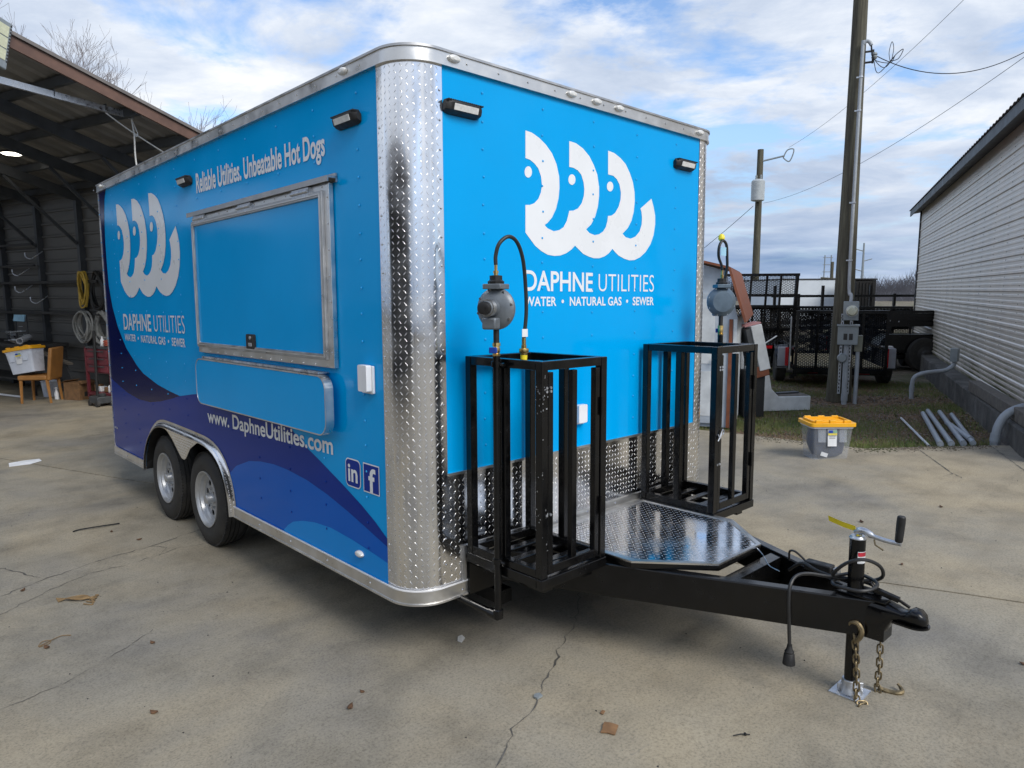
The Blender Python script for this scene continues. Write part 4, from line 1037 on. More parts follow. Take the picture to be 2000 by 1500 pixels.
MB().lathe([(0, .013), (.012, .020), (.030, .018), (.04, .010)], (PX2-.01, PY2+.005, hz+.365), (0, 0, 1), 12).build('bottle_nozzle', M['tagyellow'], T)
MB().box(PX2-.055, PY2*0+PX2+.005, PY2-.02, PY2-.017, hz+.275, hz+.325).build('hose_tag', M['blueice'], T, smooth=False)

# ================================================================== METAL BUILDING ON THE RIGHT (local x along the wall, y outwards)
mb_ = thing('metal_building', 'long beige ribbed metal building with dark roof edge on a stained concrete plinth', 'building', (8.37, -.34, 0), math.atan2(.38, .925))
BX0, BX1 = -1.9, 12.35
MB().box(BX0, BX1, -.275, -.25, .34, 3.98).build('wall_sheet', M['siding'], mb_, smooth=False)
MB().poly([[(-.276, .34), (-9, .34), (-9, 6.2), (-.276, 3.86)]], lambda a, b_, d: (BX1-.02+d, a, b_), .02).build('end_wall', M['siding'], mb_, smooth=False)
MB().poly([[(-.276, .34), (-9, .34), (-9, 6.2), (-.276, 3.86)]], lambda a, b_, d: (BX0+d, a, b_), .02).build('end_wall', M['siding'], mb_, smooth=False)
RIB = [(-.028, 0), (-.014, .016), (.014, .016), (.028, 0)]; SRIB = [(-.022, 0), (-.012, .004), (.012, .004), (.022, 0)]
def hrib(z, prof, x0, x1, y0):
    n = len(prof); vs = [(x, y0+o_, z+a) for x in (x0, x1) for a, o_ in prof]
    return MB().add(vs, [(k, k+1, n+k+1, n+k) for k in range(n-1)]+[tuple(range(n)), tuple(n+k for k in range(n))])
z = .405; rib0 = None
while z < 3.80:
    if rib0 is None: rib0 = hrib(0, RIB, BX0, BX1+.004, -.2502).build('wall_rib', M['sidingrib'], mb_, ang=20); rib0.location = (0, 0, z); sr0 = None
    else: c = link_copy(rib0, mb_); c.location = (0, 0, z)
    for k in (1, 2):
        if sr0 is None: sr0 = hrib(0, SRIB, BX0, BX1, -.2502).build('stiffening_rib', M['sidingrib'], mb_, ang=20); sr0.location = (0, 0, z+.076*k)
        else: c = link_copy(sr0, mb_); c.location = (0, 0, z+.076*k)
    z += .228
scr = MB(); rr = random.Random(5)
for i in range(15):
    for k in range(16):
        for dz in (.055, .17): dome(scr, (BX0+.6+.88*k+rr.uniform(-.01, .01), -.25, .405+.228*i+dz), (0, 1, 0), .008, .006)
tag(scr.build('wall_screws', M['grime'], mb_, fix=False), kind='stuff')
MB().box(BX1, BX1+.03, -.30, -.21, .34, 3.9).build('corner_trim', M['garagesteel'], mb_, smooth=False)
# roof: corrugated sheet rising away from the yard, fascia under its edge
rs = MB(); n = int((12.85-BX0)/.05); vs = []
for i in range(n+1):
    x = BX0+.05*i; o_ = .018 if i % 4 in (1, 2) else 0
    for (y, zz) in ((.02, 3.955), (-9, 6.3)): vs.append((x, y, zz+o_)); vs.append((x, y, zz+o_-.004))
rs.add(vs, [(4*i, 4*i+4, 4*i+6, 4*i+2) for i in range(n)]+[(4*i+1, 4*i+3, 4*i+7, 4*i+5) for i in range(n)]+[(4*i, 4*i+1, 4*i+5, 4*i+4) for i in range(n)])
rs.build('roof_sheet', M['darkroof'], mb_, smooth=False, fix=False)
MB().box(BX0, 12.80, -.03, -.005, 3.80, 3.948).build('fascia', M['garagesteel'], mb_, smooth=False)
MB().add([(BX0, -.03, 3.86), (12.8, -.03, 3.86), (12.8, -.27, 3.90), (BX0, -.27, 3.90)], [(0, 1, 2, 3)]).build('soffit', M['garagesteel'], mb_, smooth=False, fix=False)
pl = MB(); vs = []; xs_ = [BX0+.35*i for i in range(42)]
for i, x in enumerate(xs_):
    j_ = .012*sin(x*3.1)+.01*sin(x*7.7)
    for (y, zz) in ((0+j_, -.12), (0+j_, .31+j_), (-.03, .335), (-.40, .338)): vs.append((x, y, zz))
pl.add(vs, [(4*i+k, 4*i+4+k, 4*i+5+k, 4*i+1+k) for i in range(len(xs_)-1) for k in range(3)]+[(4*(len(xs_)-1)+k for k in range(4))])
pl.f[-1] = tuple(pl.f[-1]); pl.build('plinth', M['plinth'], mb_, ang=30)

def bloc(x, y, z): # building local to world
    c, s_ = .925, .38; return (8.37+c*x-s_*y, -.34+s_*x+c*y, z)
# old timbers lying along the plinth
tm_ = thing('timber_beam', 'weathered square timber lying on the plinth against the beige siding', 'timber', bloc(-.1, -.10, .338), math.atan2(.38, .925)+.02)
for i, (x0, x1, dz) in enumerate(((-1.55, 1.75, 0),)): MB().box(x0, x1, -.07, .08, 0, .155).build('beam', M['wood'], tm_, bevel=.012)
MB().box(-1.552, -1.545, -.06, .07, .01, .145).build('end_grain', M['wood'], tm_)
# conduits
def tubething(name, label, cat, pts, r, ma, n=12, sm=8, group=None, extra=None):
    P = [Vector(p) for p in pts]; o0 = P[0].copy(); th = thing(name, label, cat, o0, 0, group)
    MB().tube(smoothpath([p-o0 for p in P], sm), r, n).build('pipe', ma, th)
    return th, o0
th, o0 = tubething('bent_conduit', 'thick grey conduit rising from the concrete and bending into the beige wall', 'conduit',
    [(7.45, -.58, .0), (7.455, -.585, .14), (7.48, -.60, .28), (7.54, -.65, .40), (7.64, -.74, .47), (7.80, -.87, .50), (8.1, -1.08, .50)], .046, M['greyplastic'], 18)
MB().cyl(Vector((7.452, -.582, .10))-o0, Vector((7.46, -.588, .19))-o0, .053, n=18).build('coupling', M['greyplastic'], th)
th, o0 = tubething('bent_conduit', 'thin grey conduit curving up from the leaves to a small box on the plinth', 'conduit',
    [(11.03, 1.38, -.03), (11.03, 1.38, .20), (11.04, 1.36, .33), (11.10, 1.28, .40), (11.22, 1.16, .43), (11.4, 1.0, .46), (11.5, .92, .55), (11.50, .915, .62)], .034, M['greyplastic'], 12)
MB().box(11.44-o0.x, 11.56-o0.x, .86-o0.y, .97-o0.y, .60-o0.z, .82-o0.z).build('junction_box', M['boxgrey'], th, bevel=.006)
MB().cyl(Vector((11.03, 1.38, .10))-o0, Vector((11.03, 1.38, .2))-o0, .04).build('coupling', M['greyplastic'], th)
# loose pipes on the ground
PIPES = [((9.20, .66), (6.93, -.19), .030, 'longest loose grey pipe, second from the left on the dirt'), ((9.48, .68), (7.03, -.27), .030, 'loose grey pipe in the middle of the bundle beside the plinth'),
         ((9.45, .52), (7.13, -.36), .030, 'loose grey pipe right of the middle of the bundle, leaves on it'), ((9.30, .33), (7.22, -.43), .028, 'rightmost long grey pipe of the bundle next to the plinth foot'),
         ((8.50, .17), (7.42, -.36), .032, 'short grey pipe lying closest to the plinth with open end'), ((8.70, .78), (6.85, -.10), .014, 'thin pale rod lying left of the loose grey pipes')]
for (a, b_, r, lab) in PIPES:
    za = H(*a)-.01+r; zb_ = H(*b_)-.005+r
    p_ = thing('loose_pipe', lab, 'pipe', (a[0], a[1], za), 0, 'grey pipes lying beside the plinth')
    d = Vector((b_[0]-a[0], b_[1]-a[1], zb_-za)); L = d.length; dn = d.normalized()
    MB().lathe([(0, r*.86), (0, r), (L, r), (L, r*.86), (L-.1, r*.86), (.1, r*.86)], (0, 0, 0), dn, 14, closed=True).build('pipe_wall', M['greyplastic'] if r > .02 else M['dirtwhite'], p_)
    if r > .02: MB().lathe([(L-.14, r+.0005), (L-.14, r+.004), (L+.0, r+.004), (L+.0, r+.0005)], (0, 0, 0), dn, 14).build('socket', M['greyplastic'], p_)

# ================================================================== UTILITY POLE with meter
up_ = thing('utility_pole', 'tall weathered wooden utility pole with meter and grey breaker box', 'utility pole', (10.15, 2.21, -.05))
MB().tube([(0, 0, 0), (.0, 0, .8), (.0, 0, 1.8), (.02, .01, 4), (.05, .03, 9.5)], [.195, .170, .150, .122, .082], 20).build('trunk', M['pole'], up_)
wcam = (Vector((CAM.x, CAM.y, 0))-Vector((10.15, 2.21, 0))).normalized(); wr = Vector((-wcam.y, wcam.x, 0))   # towards camera, and image-right
def pl_(r, f_, z): return wr*r+wcam*f_+Vector((0, 0, z))
RmP = Matrix((wr, wcam, Vector((0, 0, 1)))).transposed()
for r in (-.005, .125): 
    MB().obox(pl_(r-.0, .215, .80), (.041, .04, 1.30), RmP).build('strut_channel', M['galv'], up_)
    hl = MB()
    for k in range(22): hl.obox(pl_(r, .236, .20+.058*k), (.016, .003, .032), RmP)
    tag(hl.build('strut_slots', M['grime'], up_, smooth=False), kind='stuff')
mt_ = MB().obox(pl_(.11, .29, 1.50), (.225, .11, .30), RmP).build('meter_box', M['boxgrey'], up_, bevel=.008)
MB().lathe([(0, .085), (.03, .085), (.035, .075), (.09, .072), (.11, .06), (.115, .02)], pl_(.125, .345, 1.50), wcam, 24).build('meter_glass', M['glass'], mt_)
MB().lathe([(0, .092), (.028, .092)], pl_(.125, .345, 1.50), wcam, 24).build('meter_ring', M['galv'], mt_)
pb_ = MB().obox(pl_(.085, .30, 1.11), (.30, .13, .30), RmP).build('breaker_box', M['boxgrey'], up_, bevel=.008)
MB().obox(pl_(.085, .31, 1.272), (.33, .16, .025), RmP).build('box_hood', M['boxgrey'], pb_)
for r in (.05, .13): MB().obox(pl_(r, .367, 1.09), (.055, .006, .10), RmP).build('breaker_window', M['grime'], pb_)
MB().cyl(pl_(.085, .29, -.02), pl_(.075, .29, .97), .042, n=14).build('ground_conduit', M['greyplastic'], up_)
MB().cyl(pl_(.085, .29, .05), pl_(.085, .29, .16), .05, n=14).build('conduit_socket', M['greyplastic'], up_)
MB().lathe([(0, .07), (.06, .075), (.09, .06)], pl_(.02, .30, .75), wcam, 16).build('round_box', M['boxgrey'], up_)
cz = MB().tube(smoothpath([pl_(.10, .26, 1.64), pl_(.10, .24, 1.75), pl_(.06, .185, 2.0), pl_(.055, .155, 4.0), pl_(.06, .135, 5.50), pl_(.075, .135, 5.58), pl_(.11, .135, 5.62), pl_(.15, .13, 5.60), pl_(.18, .13, 5.55)], 6), .026, 12)
cz.build('riser_conduit', M['greyplastic'], up_)
for z in (2.3, 3.2, 4.6, 5.1): MB().lathe([(-.012, .026), (-.012, .032), (.012, .032), (.012, .026)], pl_(.058, .184-.014*(z-2), z), (0, 0, 1), 12).obox(pl_(.02, .178-.015*(z-2), z), (.05, .010, .022), RmP).build('conduit_strap', M['galv'], up_)
rk = MB().obox(pl_(.21, .0, 5.42), (.03, .03, .20), RmP).obox(pl_(.16, 0, 5.50), (.12, .025, .025), RmP).obox(pl_(.16, 0, 5.34), (.12, .025, .025), RmP)
rk.build('service_bracket', M['grime'], up_)
MB().lathe([(-.05, .03), (-.02, .045), (0, .03), (.02, .045), (.05, .03)], pl_(.23, .02, 5.42), (0, 0, 1), 12).build('insulator', M['boxgrey'], up_)
lw = MB()
for (a, b_) in (((.18, .13, 5.56), (.38, .05, 5.22)), ((.17, .13, 5.55), (.45, .05, 5.28)), ((.17, .13, 5.56), (.30, .05, 5.15))):
    lw.tube(smoothpath([pl_(*a), pl_(a[0]+.05, .10, 5.35), pl_(*b_), pl_(.52, 0, 5.40), pl_(.62, 0, 5.47), pl_(.56, 0, 5.34), pl_(.45, 0, 5.32)], 6), .006, 5)
lw.tube(smoothpath([pl_(.45, 0, 5.32), pl_(.43, 0, 5.45), pl_(.46, 0, 5.60), pl_(.49, 0, 5.5), pl_(.47, 0, 5.32)], 6), .005, 5)
tag(lw.build('service_loops', M['wire'], up_), kind='stuff')
# short conduit post with small box
ps_ = thing('conduit_post', 'slim grey conduit post with small olive box right of the utility pole', 'post', (10.03, 1.90, -.05))
MB().cyl((0, 0, 0), (0, 0, .86), .032, n=12).build('post_pipe', M['greyplastic'], ps_)
MB().obox((.0, 0, .98), (.12, .10, .26), RmP).build('post_box', mat('olive_box', (.20, .20, .15), .5), ps_, bevel=.006)
MB().cyl(pl_(0, 0, .98), pl_(-.22, .06, .98), .018, n=8).build('link_pipe', M['greyplastic'], ps_)
# far pole with transformer
fp = thing('transformer_pole', 'distant wooden pole carrying a grey transformer can', 'utility pole', (26.7, 12.5, -.1))
MB().tube([(0, 0, 0), (.05, .02, 7.7)], [.17, .125], 14).build('trunk', M['pole'], fp)
wc2 = (Vector((CAM.x, CAM.y, 0))-Vector((26.7, 12.5, 0))).normalized(); wr2 = Vector((-wc2.y, wc2.x, 0))
MB().lathe([(0, .20), (.03, .27), (.80, .27), (.86, .22), (.9, .05)], wc2*.36+wr2*-.04+Vector((0, 0, 5.55)), (0, 0, 1), 20).build('transformer_can', mat('transformer_grey', (.42, .45, .46), .45), fp)
for r in (-.12, .06): MB().lathe([(0, .03), (.05, .05), (.08, .03), (.13, .045), (.2, .02)], wc2*.36+wr2*r+Vector((0, 0, 6.42)), (0, 0, 1), 8).build('bushing', M['boxgrey'], fp)
MB().cyl((0, 0, 7.2), wr2*.95+Vector((0, 0, 7.38)), .035, n=6).build('cross_arm', M['boxgrey'], fp)
MB().tube(smoothpath([wr2*.9+Vector((0, 0, 7.3)), wr2*1.15+Vector((0, 0, 7.15)), wr2*1.3+Vector((0, 0, 7.6)), wr2*1.05+Vector((0, 0, 7.6)), wr2*.9+Vector((0, 0, 7.3))], 6), .025, 6).build('fuse_cutout', M['boxgrey'], fp)
# wires
def wire(label, a, b_, sag, r):
    a = Vector(a); b_ = Vector(b_); th = thing('overhead_wire', label, 'wire', a)
    MB().tube([a.lerp(b_, k/24)-a-Vector((0, 0, sag*4*(k/24)*(1-k/24))) for k in range(25)], r, 5).build('strand', M['wire'], th)
hd = Vector((10.15, 2.21, -.05))+pl_(.25, .02, 5.42)
wire('thick twisted service wire sagging from the near pole to the upper right', hd, (12.41, .12, 5.75), .42, .007)
wire('thin wire from the top of the distant pole to the upper right corner', Vector((26.7, 12.5, 7.6))+wr2*1.1, (15.89, 1.46, 8.6), .35, .0055)
wire('thin wire from the distant transformer rising to the right edge', Vector((26.7, 12.5, 5.4))+wr2*.2, (13.56, .47, 5.95), .45, .0055)
wire('thin wire dropping from the distant transformer down to the left behind the trailer', Vector((26.7, 12.5, 5.3))-wr2*.2, (26.0, 20.0, .6), .3, .011)
# transmission towers on the horizon
def tower(name, label, x, y, h, kind):
    th = thing(name, label, 'pylon', (x, y, -1)); m_ = MB()
    if kind == 0:
        d = Vector((.73, -.68, 0))*.75
        for s_ in (1, -1): m_.tube([d*s_, d*s_*.9+Vector((0, 0, h))], .13, 5)
        for k in range(5): m_.tube([d*-1.4+Vector((0, 0, h*(.35+.15*k))), d*1.4+Vector((0, 0, h*(.35+.15*k)))], .08, 5)
        m_.build('lattice', M['boxgrey'], th)
    else:
        m_.tube([(0, 0, 0), (0, 0, h)], [.32, .14], 8); m_.build('mast', M['boxgrey'], th)
        for k in range(3):
            z = h*(.55+.16*k); s_ = 1 if k % 2 else -1
            MB().tube([Vector((0, 0, z)), Vector((.73*s_, -.68*s_, 0))*1.5+Vector((0, 0, z+.4))], .09, 5).build('arm', M['boxgrey'], th)
tower('transmission_tower', 'far double-legged steel transmission tower on the horizon', 151.7, 62.0, 10.0, 0)
tower('transmission_mast', 'tall slim steel power mast on the horizon right of the near pole', 125.7, 45.1, 10.6, 1)
th = thing('distant_pole', 'small dark distribution pole with crossarm between the towers', 'utility pole', (80.4, 31.5, -.5))
MB().tube([(0, 0, 0), (0, 0, 5.4)], .16, 6).build('trunk', M['pole'], th); MB().tube([(.9, -.85, 3.4), (-.9, .85, 3.6)], .09, 5).build('crossarm', M['pole'], th)

# ================================================================== SHED (local x back, y left along its front)
sdz = thing('garden_shed', 'small pale grey barn shed with rusty red gambrel roof behind the trailer', 'shed', (6.70, 2.18, -.03), math.atan2(.445, .895))
SWd, SD = 2.4, 2.9
gp = [(0, 0), (SWd, 0), (SWd, 1.47), (SWd-.17, 2.07), (SWd/2, 2.32), (.17, 2.07), (0, 1.47)]
MB().poly([gp], lambda a, b_, d: (d, a, b_), .04).build('front_wall', M['shedwall'], sdz, smooth=False)
for y0 in (0, SWd-.04): MB().box(.041, SD, y0, y0+.04, 0, 1.47).build('side_wall', M['shedwall'], sdz, smooth=False)
for k in range(9): MB().box(.08+.31*k, .10+.31*k, -.012, -.0005, 0, 1.46).build('batten', M['dirtwhite'], sdz, smooth=False)
for (a, b_) in (((-.09, 1.40), (.13, 2.09)), ((.13, 2.09), (SWd/2, 2.36)), ((SWd/2, 2.36), (SWd-.13, 2.09)), ((SWd-.13, 2.09), (SWd+.09, 1.40))):
    rp = MB(); d = Vector((b_[0]-a[0], b_[1]-a[1])).normalized(); nn = Vector((-d.y, d.x))*.03
    rp.poly([[a, b_, (b_[0]+nn.x, b_[1]+nn.y), (a[0]+nn.x, a[1]+nn.y)]], lambda u, v_, dd: (-.14+dd, u, v_), SD+.3).build('roof_panel', M['rust'], sdz, smooth=False)
for y in (.0, .055): MB().box(-.022, -.001, y, y+.045, 0, 1.44).build('corner_board', M['dirtwhite'] if y == 0 else M['rust'], sdz, smooth=False)
dr = MB().box(-.035, -.0005, .20, .92, .05, 1.78).build('door', M['shedwall'], sdz, bevel=.004)
for (z0, z1) in ((.15, .75), (.85, 1.70)):
    for y0 in (.28, .60): MB().box(-.040, -.0352, y0, y0+.24, z0, z1).build('door_panel', M['dirtwhite'], dr, bevel=.003)
MB().lathe([(0, .012), (.03, .014), (.05, .028), (.07, .02)], (-.036, .26, .93), (-1, 0, 0), 12).build('door_knob', M['brass'], dr)
# ---- white painted stepped block
st = thing('stepped_block', 'white painted L shaped block sitting on the grass in front of the black trailers', 'block', (8.47, 2.62, -.04), -.62)
sp = [(-.30, 0), (.62, 0), (.62, .22), (.10, .22), (-.02, .34), (-.08, .62), (-.14, .66), (-.30, .66)]
MB().poly([sp], lambda a, b_, d: (a, -.18+d, b_), .36).build('shell', M['dirtwhite'], st, bevel=.012)
MB().box(.10, .60, -.15, .15, .2205, .235).build('top_board', M['wood'], st, bevel=.004)
MB().obox((.33, .02, .25), (.40, .10, .02), Matrix.Rotation(.2, 3, 'Z')).build('loose_slat', M['garagesteel'], st)
# ---- scrap cabinet leaning on the shed
sc = thing('scrap_cabinet', 'tilted scrap cabinet with white side and rust brown underside beside the shed', 'scrap', (7.82, 2.49, .62), -.70)
Rt_ = Matrix.Rotation(radians(-14), 3, 'Y')
MB().obox((0, 0, .35), (.16, .34, .66), Rt_).build('cabinet_body', M['dirtwhite'], sc, bevel=.008)
MB().obox(Rt_ @ Vector((-.12, 0, 0))+Vector((0, 0, .40)), (.10, .30, .50), Rt_).build('grey_face', M['garagesteel'], sc, bevel=.008)
MB().obox(Rt_ @ Vector((-.05, -.02, -.32))+Vector((0, 0, .33)), (.22, .28, .16), Rt_).build('rusty_base', M['rust'], sc, bevel=.01)
for k in range(3): MB().obox(Rt_ @ Vector((-.03, -.10+.10*k, .345))+Vector((0, 0, .35)), (.24, .05, .02), Rt_).build('pink_slat', M['poster'], sc)
for k in range(4): MB().obox(Rt_ @ Vector((-.172, .1, -.18+.12*k))+Vector((0, 0, .42)), (.01, .02, .02), Rt_).build('bolt', M['galv'], sc)
MB().cyl(Rt_ @ Vector((-.17, -.04, -.2))+Vector((0, 0, .40)), Rt_ @ Vector((-.182, -.04, -.2))+Vector((0, 0, .40)), .045, n=12).build('round_vent', M['galv'], sc)
MB().bar((.1, .1, .35), (.34, .1, .5), .03, .008).build('prop_bar', M['dirtwhite'], sc)
MB().box(-.20, .10, -.12, .12, -.66, .02).build('stand', M['blackmat'], sc)

# ================================================================== PARKED UTILITY TRAILERS
def mesh_panel(o, ex, ez, w, h, sx, sz, r, name, parent, ma):
    """expanded metal: two families of slanted flat strands"""
    mbm = MB(); o = Vector(o); ex = Vector(ex); ez = Vector(ez)
    n = ex.cross(ez).normalized(); k_ = sz/sx
    c = -h/k_
    while c < w:
        for sg in (1, -1):
            pts = []
            # z = k*(x-c) for sg>0 ; mirrored for sg<0
            xa, za = c, 0.0; xb, zb = c+h/k_, h
            if xa < 0: za += (0-xa)*k_; xa = 0
            if xb > w: zb -= (xb-w)*k_; xb = w
            if xb-xa > .01:
                if sg < 0: xa, xb = w-xa, w-xb
                a = o+ex*xa+ez*za; b_ = o+ex*xb+ez*zb
                d = (b_-a).normalized(); s_ = n.cross(d)*r
                mbm.add([a-s_, b_-s_, b_+s_, a+s_, a+n*r-s_*.0, b_+n*r], [(0, 1, 2, 3), (0, 1, 5, 4), (3, 2, 5, 4)])
        c += sx
    return tag(mbm.build(name, ma, parent, smooth=False, fix=False), kind='stuff')
blk = M['black']
# (A) small one with ramp gate to the camera
ua = thing('utility_trailer', 'small black utility trailer with mesh ramp gate and pine deck behind the utility pole', 'trailer', (11.70, 2.83, -.045), math.atan2(-.85, .53), 'parked black trailers')
# local x to image-right, y away from the camera
hw = .80
for x in (-hw, hw-.05): MB().box(x, x+.05, 0, .05, .20, 1.42).build('gate_post', blk, ua, smooth=False)
MB().box(-hw, hw, -.004, .054, 1.39, 1.45).build('gate_top', blk, ua, smooth=False)
MB().box(-hw, hw, -.004, .054, .28, .34).build('gate_bottom', blk, ua, smooth=False)
for x in (-.44, -.05, .34): MB().box(x, x+.045, .002, .047, .34, 1.39).build('gate_bar', blk, ua, smooth=False)
mesh_panel((-hw+.05, .02, .34), (1, 0, 0), (0, 0, 1), 2*hw-.1, 1.05, .07, .030, .0065, 'gate_mesh', ua, blk)
for k in range(8): MB().box(-hw+.03+.193*k, -hw+.03+.193*k+.188, .07, 3.0, .36, .395).build('deck_board', M['pinewood'], ua, smooth=False)
MB().box(-hw, hw, .055, .12, .24, .358).build('rear_beam', blk, ua, smooth=False)
for x in (-.55, .35): MB().box(x, x+.18, .049, .054, .262, .272).build('reflector_tape', M['redlens'], ua, smooth=False)
for x in (-hw-.02, hw-.03):
    MB().box(x, x+.05, .06, 3.0, .70, .75).build('top_rail', blk, ua, smooth=False); MB().box(x, x+.05, .06, 3.0, .33, .40).build('side_beam', blk, ua, smooth=False)
    for k in range(4): MB().box(x+.004, x+.046, .3+.85*k, .34+.85*k, .40, .70).build('stake', blk, ua, smooth=False)
for s_ in (1, -1):
    x = s_*(hw+.16)
    w = part('wheel', ua, (x, .95, .33)); MB().lathe([(-.1, .20), (-.1, .30), (-.08, .33), (.08, .33), (.1, .30), (.1, .20)], (0, 0, 0), (1, 0, 0), 28).build('tyre', M['rubber'], w, ang=30)
    fdr = MB(); vs = []
    for k in range(11):
        a = radians(18*k); 
        for xx in (x-.13, x+.13): vs.append((xx, .95-.44*cos(a), .30+.44*sin(a)))
    fdr.add(vs, [(2*k, 2*k+1, 2*k+3, 2*k+2) for k in range(10)]).build('fender', blk, ua, fix=False)
    MB().box(x-.09, x+.09, .44, .52, .34, .72).build('lamp_bracket', M['bluewheel'], ua, bevel=.01)
    MB().box(x+(-.0 if s_ > 0 else .0)-.03-s_*.07, x+.03-s_*.07, .415, .439, .36, .72).build('tail_lamp', M['redlens'], ua, smooth=False)
    MB().box(s_*hw-.04+.03*s_, s_*hw+.04+.03*s_, -.02, .06, .16, .24).build('gate_hinge', blk, ua, smooth=False)
MB().cyl((-hw-.08, .05, .32), (-hw-.08, .05, 1.32), .012, n=8).build('gate_spring_rod', M['galv'], ua)
ug = dup_tree(ua); ug['label'] = 'second small black utility trailer parked directly behind the one with the pine deck'; ug.location = (14.6, 5.05, -.045)
ug2 = dup_tree(ua); ug2['label'] = 'third small black utility trailer, half hidden, right behind the meter pole'; ug2.location = (15.4, 3.6, -.045)
# (B) larger one on the left with a tall ramp gate
ub = thing('utility_trailer', 'larger black trailer with tall upright mesh ramp gate beside the shed', 'trailer', (12.68, 5.28, -.05), math.atan2(-.80, .60), 'parked black trailers')
hw = 1.00; tilt = Vector((.03, -.02, 1)).normalized()
def zq(x, y, z): return Vector((x, y, 0))+tilt*z
for x in (-hw, -.62, -.35, .0, .33, .62, hw-.05): MB().bar(zq(x, 0, .4), zq(x, 0, 2.16), .045 if abs(x) < .9 else .07).build('gate_bar', blk, ub, smooth=False)
for z in (2.16, 1.72, 1.48, .98, .42): MB().bar(zq(-hw-.03, 0, z), zq(hw+.0, 0, z), .05, .06).build('gate_rail', blk, ub, smooth=False)
mesh_panel(zq(-hw, .02, 1.72), (1, 0, 0), tilt, 2*hw-.05, .42, .08, .036, .005, 'gate_mesh', ub, blk)
mesh_panel(zq(-hw, .02, .42), (1, 0, 0), tilt, 2*hw-.05, 1.05, .055, .075, .008, 'gate_mesh', ub, blk)
for k in range(9): MB().bar((-.8+.2*k, .5, .55), (-.8+.2*k, .5, 1.45), .05, .03).build('stake', blk, ub, smooth=False)
MB().box(-hw, hw, .45, .55, 1.40, 1.47).build('head_rail', blk, ub, smooth=False)
MB().box(-hw, hw, .05, 4.5, .50, .60).build('deck', blk, ub, smooth=False)
for x in (-hw-.02, hw-.03):
    MB().box(x, x+.06, .05, 4.5, .95, 1.01).build('top_rail', blk, ub, smooth=False)
    for k in range(5): MB().box(x+.005, x+.055, .2+1.0*k, .25+1.0*k, .6, .95).build('stake', blk, ub, smooth=False)
for s_ in (1, -1):
    for y in (1.7, 2.6):
        w = part('wheel', ub, (s_*(hw+.12), y, .36)); MB().lathe([(-.11, .20), (-.11, .33), (-.09, .36), (.09, .36), (.11, .33), (.11, .20)], (0, 0, 0), (1, 0, 0), 28).build('tyre', M['rubber'], w, ang=30)
MB().box(.30, .62, -.02, -.002, .56, .62).build('tail_lamp', M['redlens'], ub, smooth=False)
MB().box(-hw, hw, -.001, .05, .46, .64).build('rear_beam', blk, ub, smooth=False)
# (C) long low frame trailers behind
uc = thing('flatbed_trailer', 'long black rail-sided trailer seen side on behind the small utility trailer', 'trailer', (19.1, 5.5, -.05), math.atan2(-.686, .7276), 'parked black trailers')
for z, h_ in ((1.62, .07), (1.22, .06), (.85, .12)): MB().box(-2.3, 2.75, 0, .07, z, z+h_).build('side_rail', blk, uc, smooth=False)
for k in range(8): MB().box(-2.25+.68*k, -2.18+.68*k, .004, .066, .5, 1.72 if k % 2 else 1.95).build('stake', blk, uc, smooth=False)
MB().box(2.68, 2.76, -.01, .08, .5, 2.08).build('end_post', blk, uc, smooth=False)
MB().box(-2.3, 2.75, .08, 1.9, .70, .80).build('deck', blk, uc, smooth=False)
for x in (-.4, .5):
    w = part('wheel', uc, (x, -.05, .38)); MB().lathe([(-.11, .20), (-.11, .35), (-.09, .38), (.09, .38), (.11, .35), (.11, .20)], (0, 0, 0), (0, 1, 0), 28).build('tyre', M['rubber'], w, ang=30)
mesh_panel((-2.3, .04, .97), (1, 0, 0), (0, 0, 1), 3.6, .26, .10, .10, .010, 'side_mesh', uc, blk)
# (D) tongue end of an equipment trailer near the beige building
ud = thing('equipment_trailer', 'heavy black equipment trailer end with fender and hub next to the beige building', 'trailer', (15.6, 3.05, -.05), math.atan2(-.686, .7276), 'parked black trailers')
MB().box(-.62, .85, 0, 2.5, 1.00, 1.30).build('frame_beam', blk, ud, smooth=False)
MB().box(-.62, .85, -.01, .04, 1.302, 1.36).build('frame_flange', blk, ud, smooth=False)
fd = MB(); vs = []
for (x, z) in ((-.62, .45), (-.50, .72), (-.36, .83), (.85, .83)):
    for y in (-.12, .3): vs.append((x, y, z))
fd.add(vs, [(2*k, 2*k+1, 2*k+3, 2*k+2) for k in range(3)]).build('fender', M['boxgrey'], ud, fix=False)
MB().poly([[(-.62, .45), (-.50, .715), (-.36, .825), (.85, .825), (.85, .40), (.3, .40)]], lambda a, b_, d: (a, -.10+d, b_), .02).build('fender_side', blk, ud, smooth=False)
w = part('wheel', ud, (.45, -.16, .38)); MB().lathe([(-.03, .18), (-.05, .30), (-.04, .37), (.15, .38), (.16, .2)], (0, 0, 0), (0, 1, 0), 30).build('tyre', M['rubber'], w, ang=30)
MB().lathe([(-.10, .05), (-.09, .08), (-.06, .10), (-.03, .18)], (0, 0, 0), (0, 1, 0), 16).build('hub', M['grime'], w)
for k in range(6): MB().cyl((.06*cos(k), -.09, .06*sin(k)), (.06*cos(k), -.075, .06*sin(k)), .012, n=6).build('wheel_nut', M['galv'], w)
for (x, z) in ((-.45, 1.08), (-.40, 1.10), (-.30, 1.12), (-.1, 1.10)): MB().box(x, x+.025, -.004, -.0005, z, z+.03).build('bolt', M['galv'], ud, smooth=False)
MB().cyl((-.3, -.02, .3), (.2, -.02, .36), .05, n=10).build('axle', blk, ud)
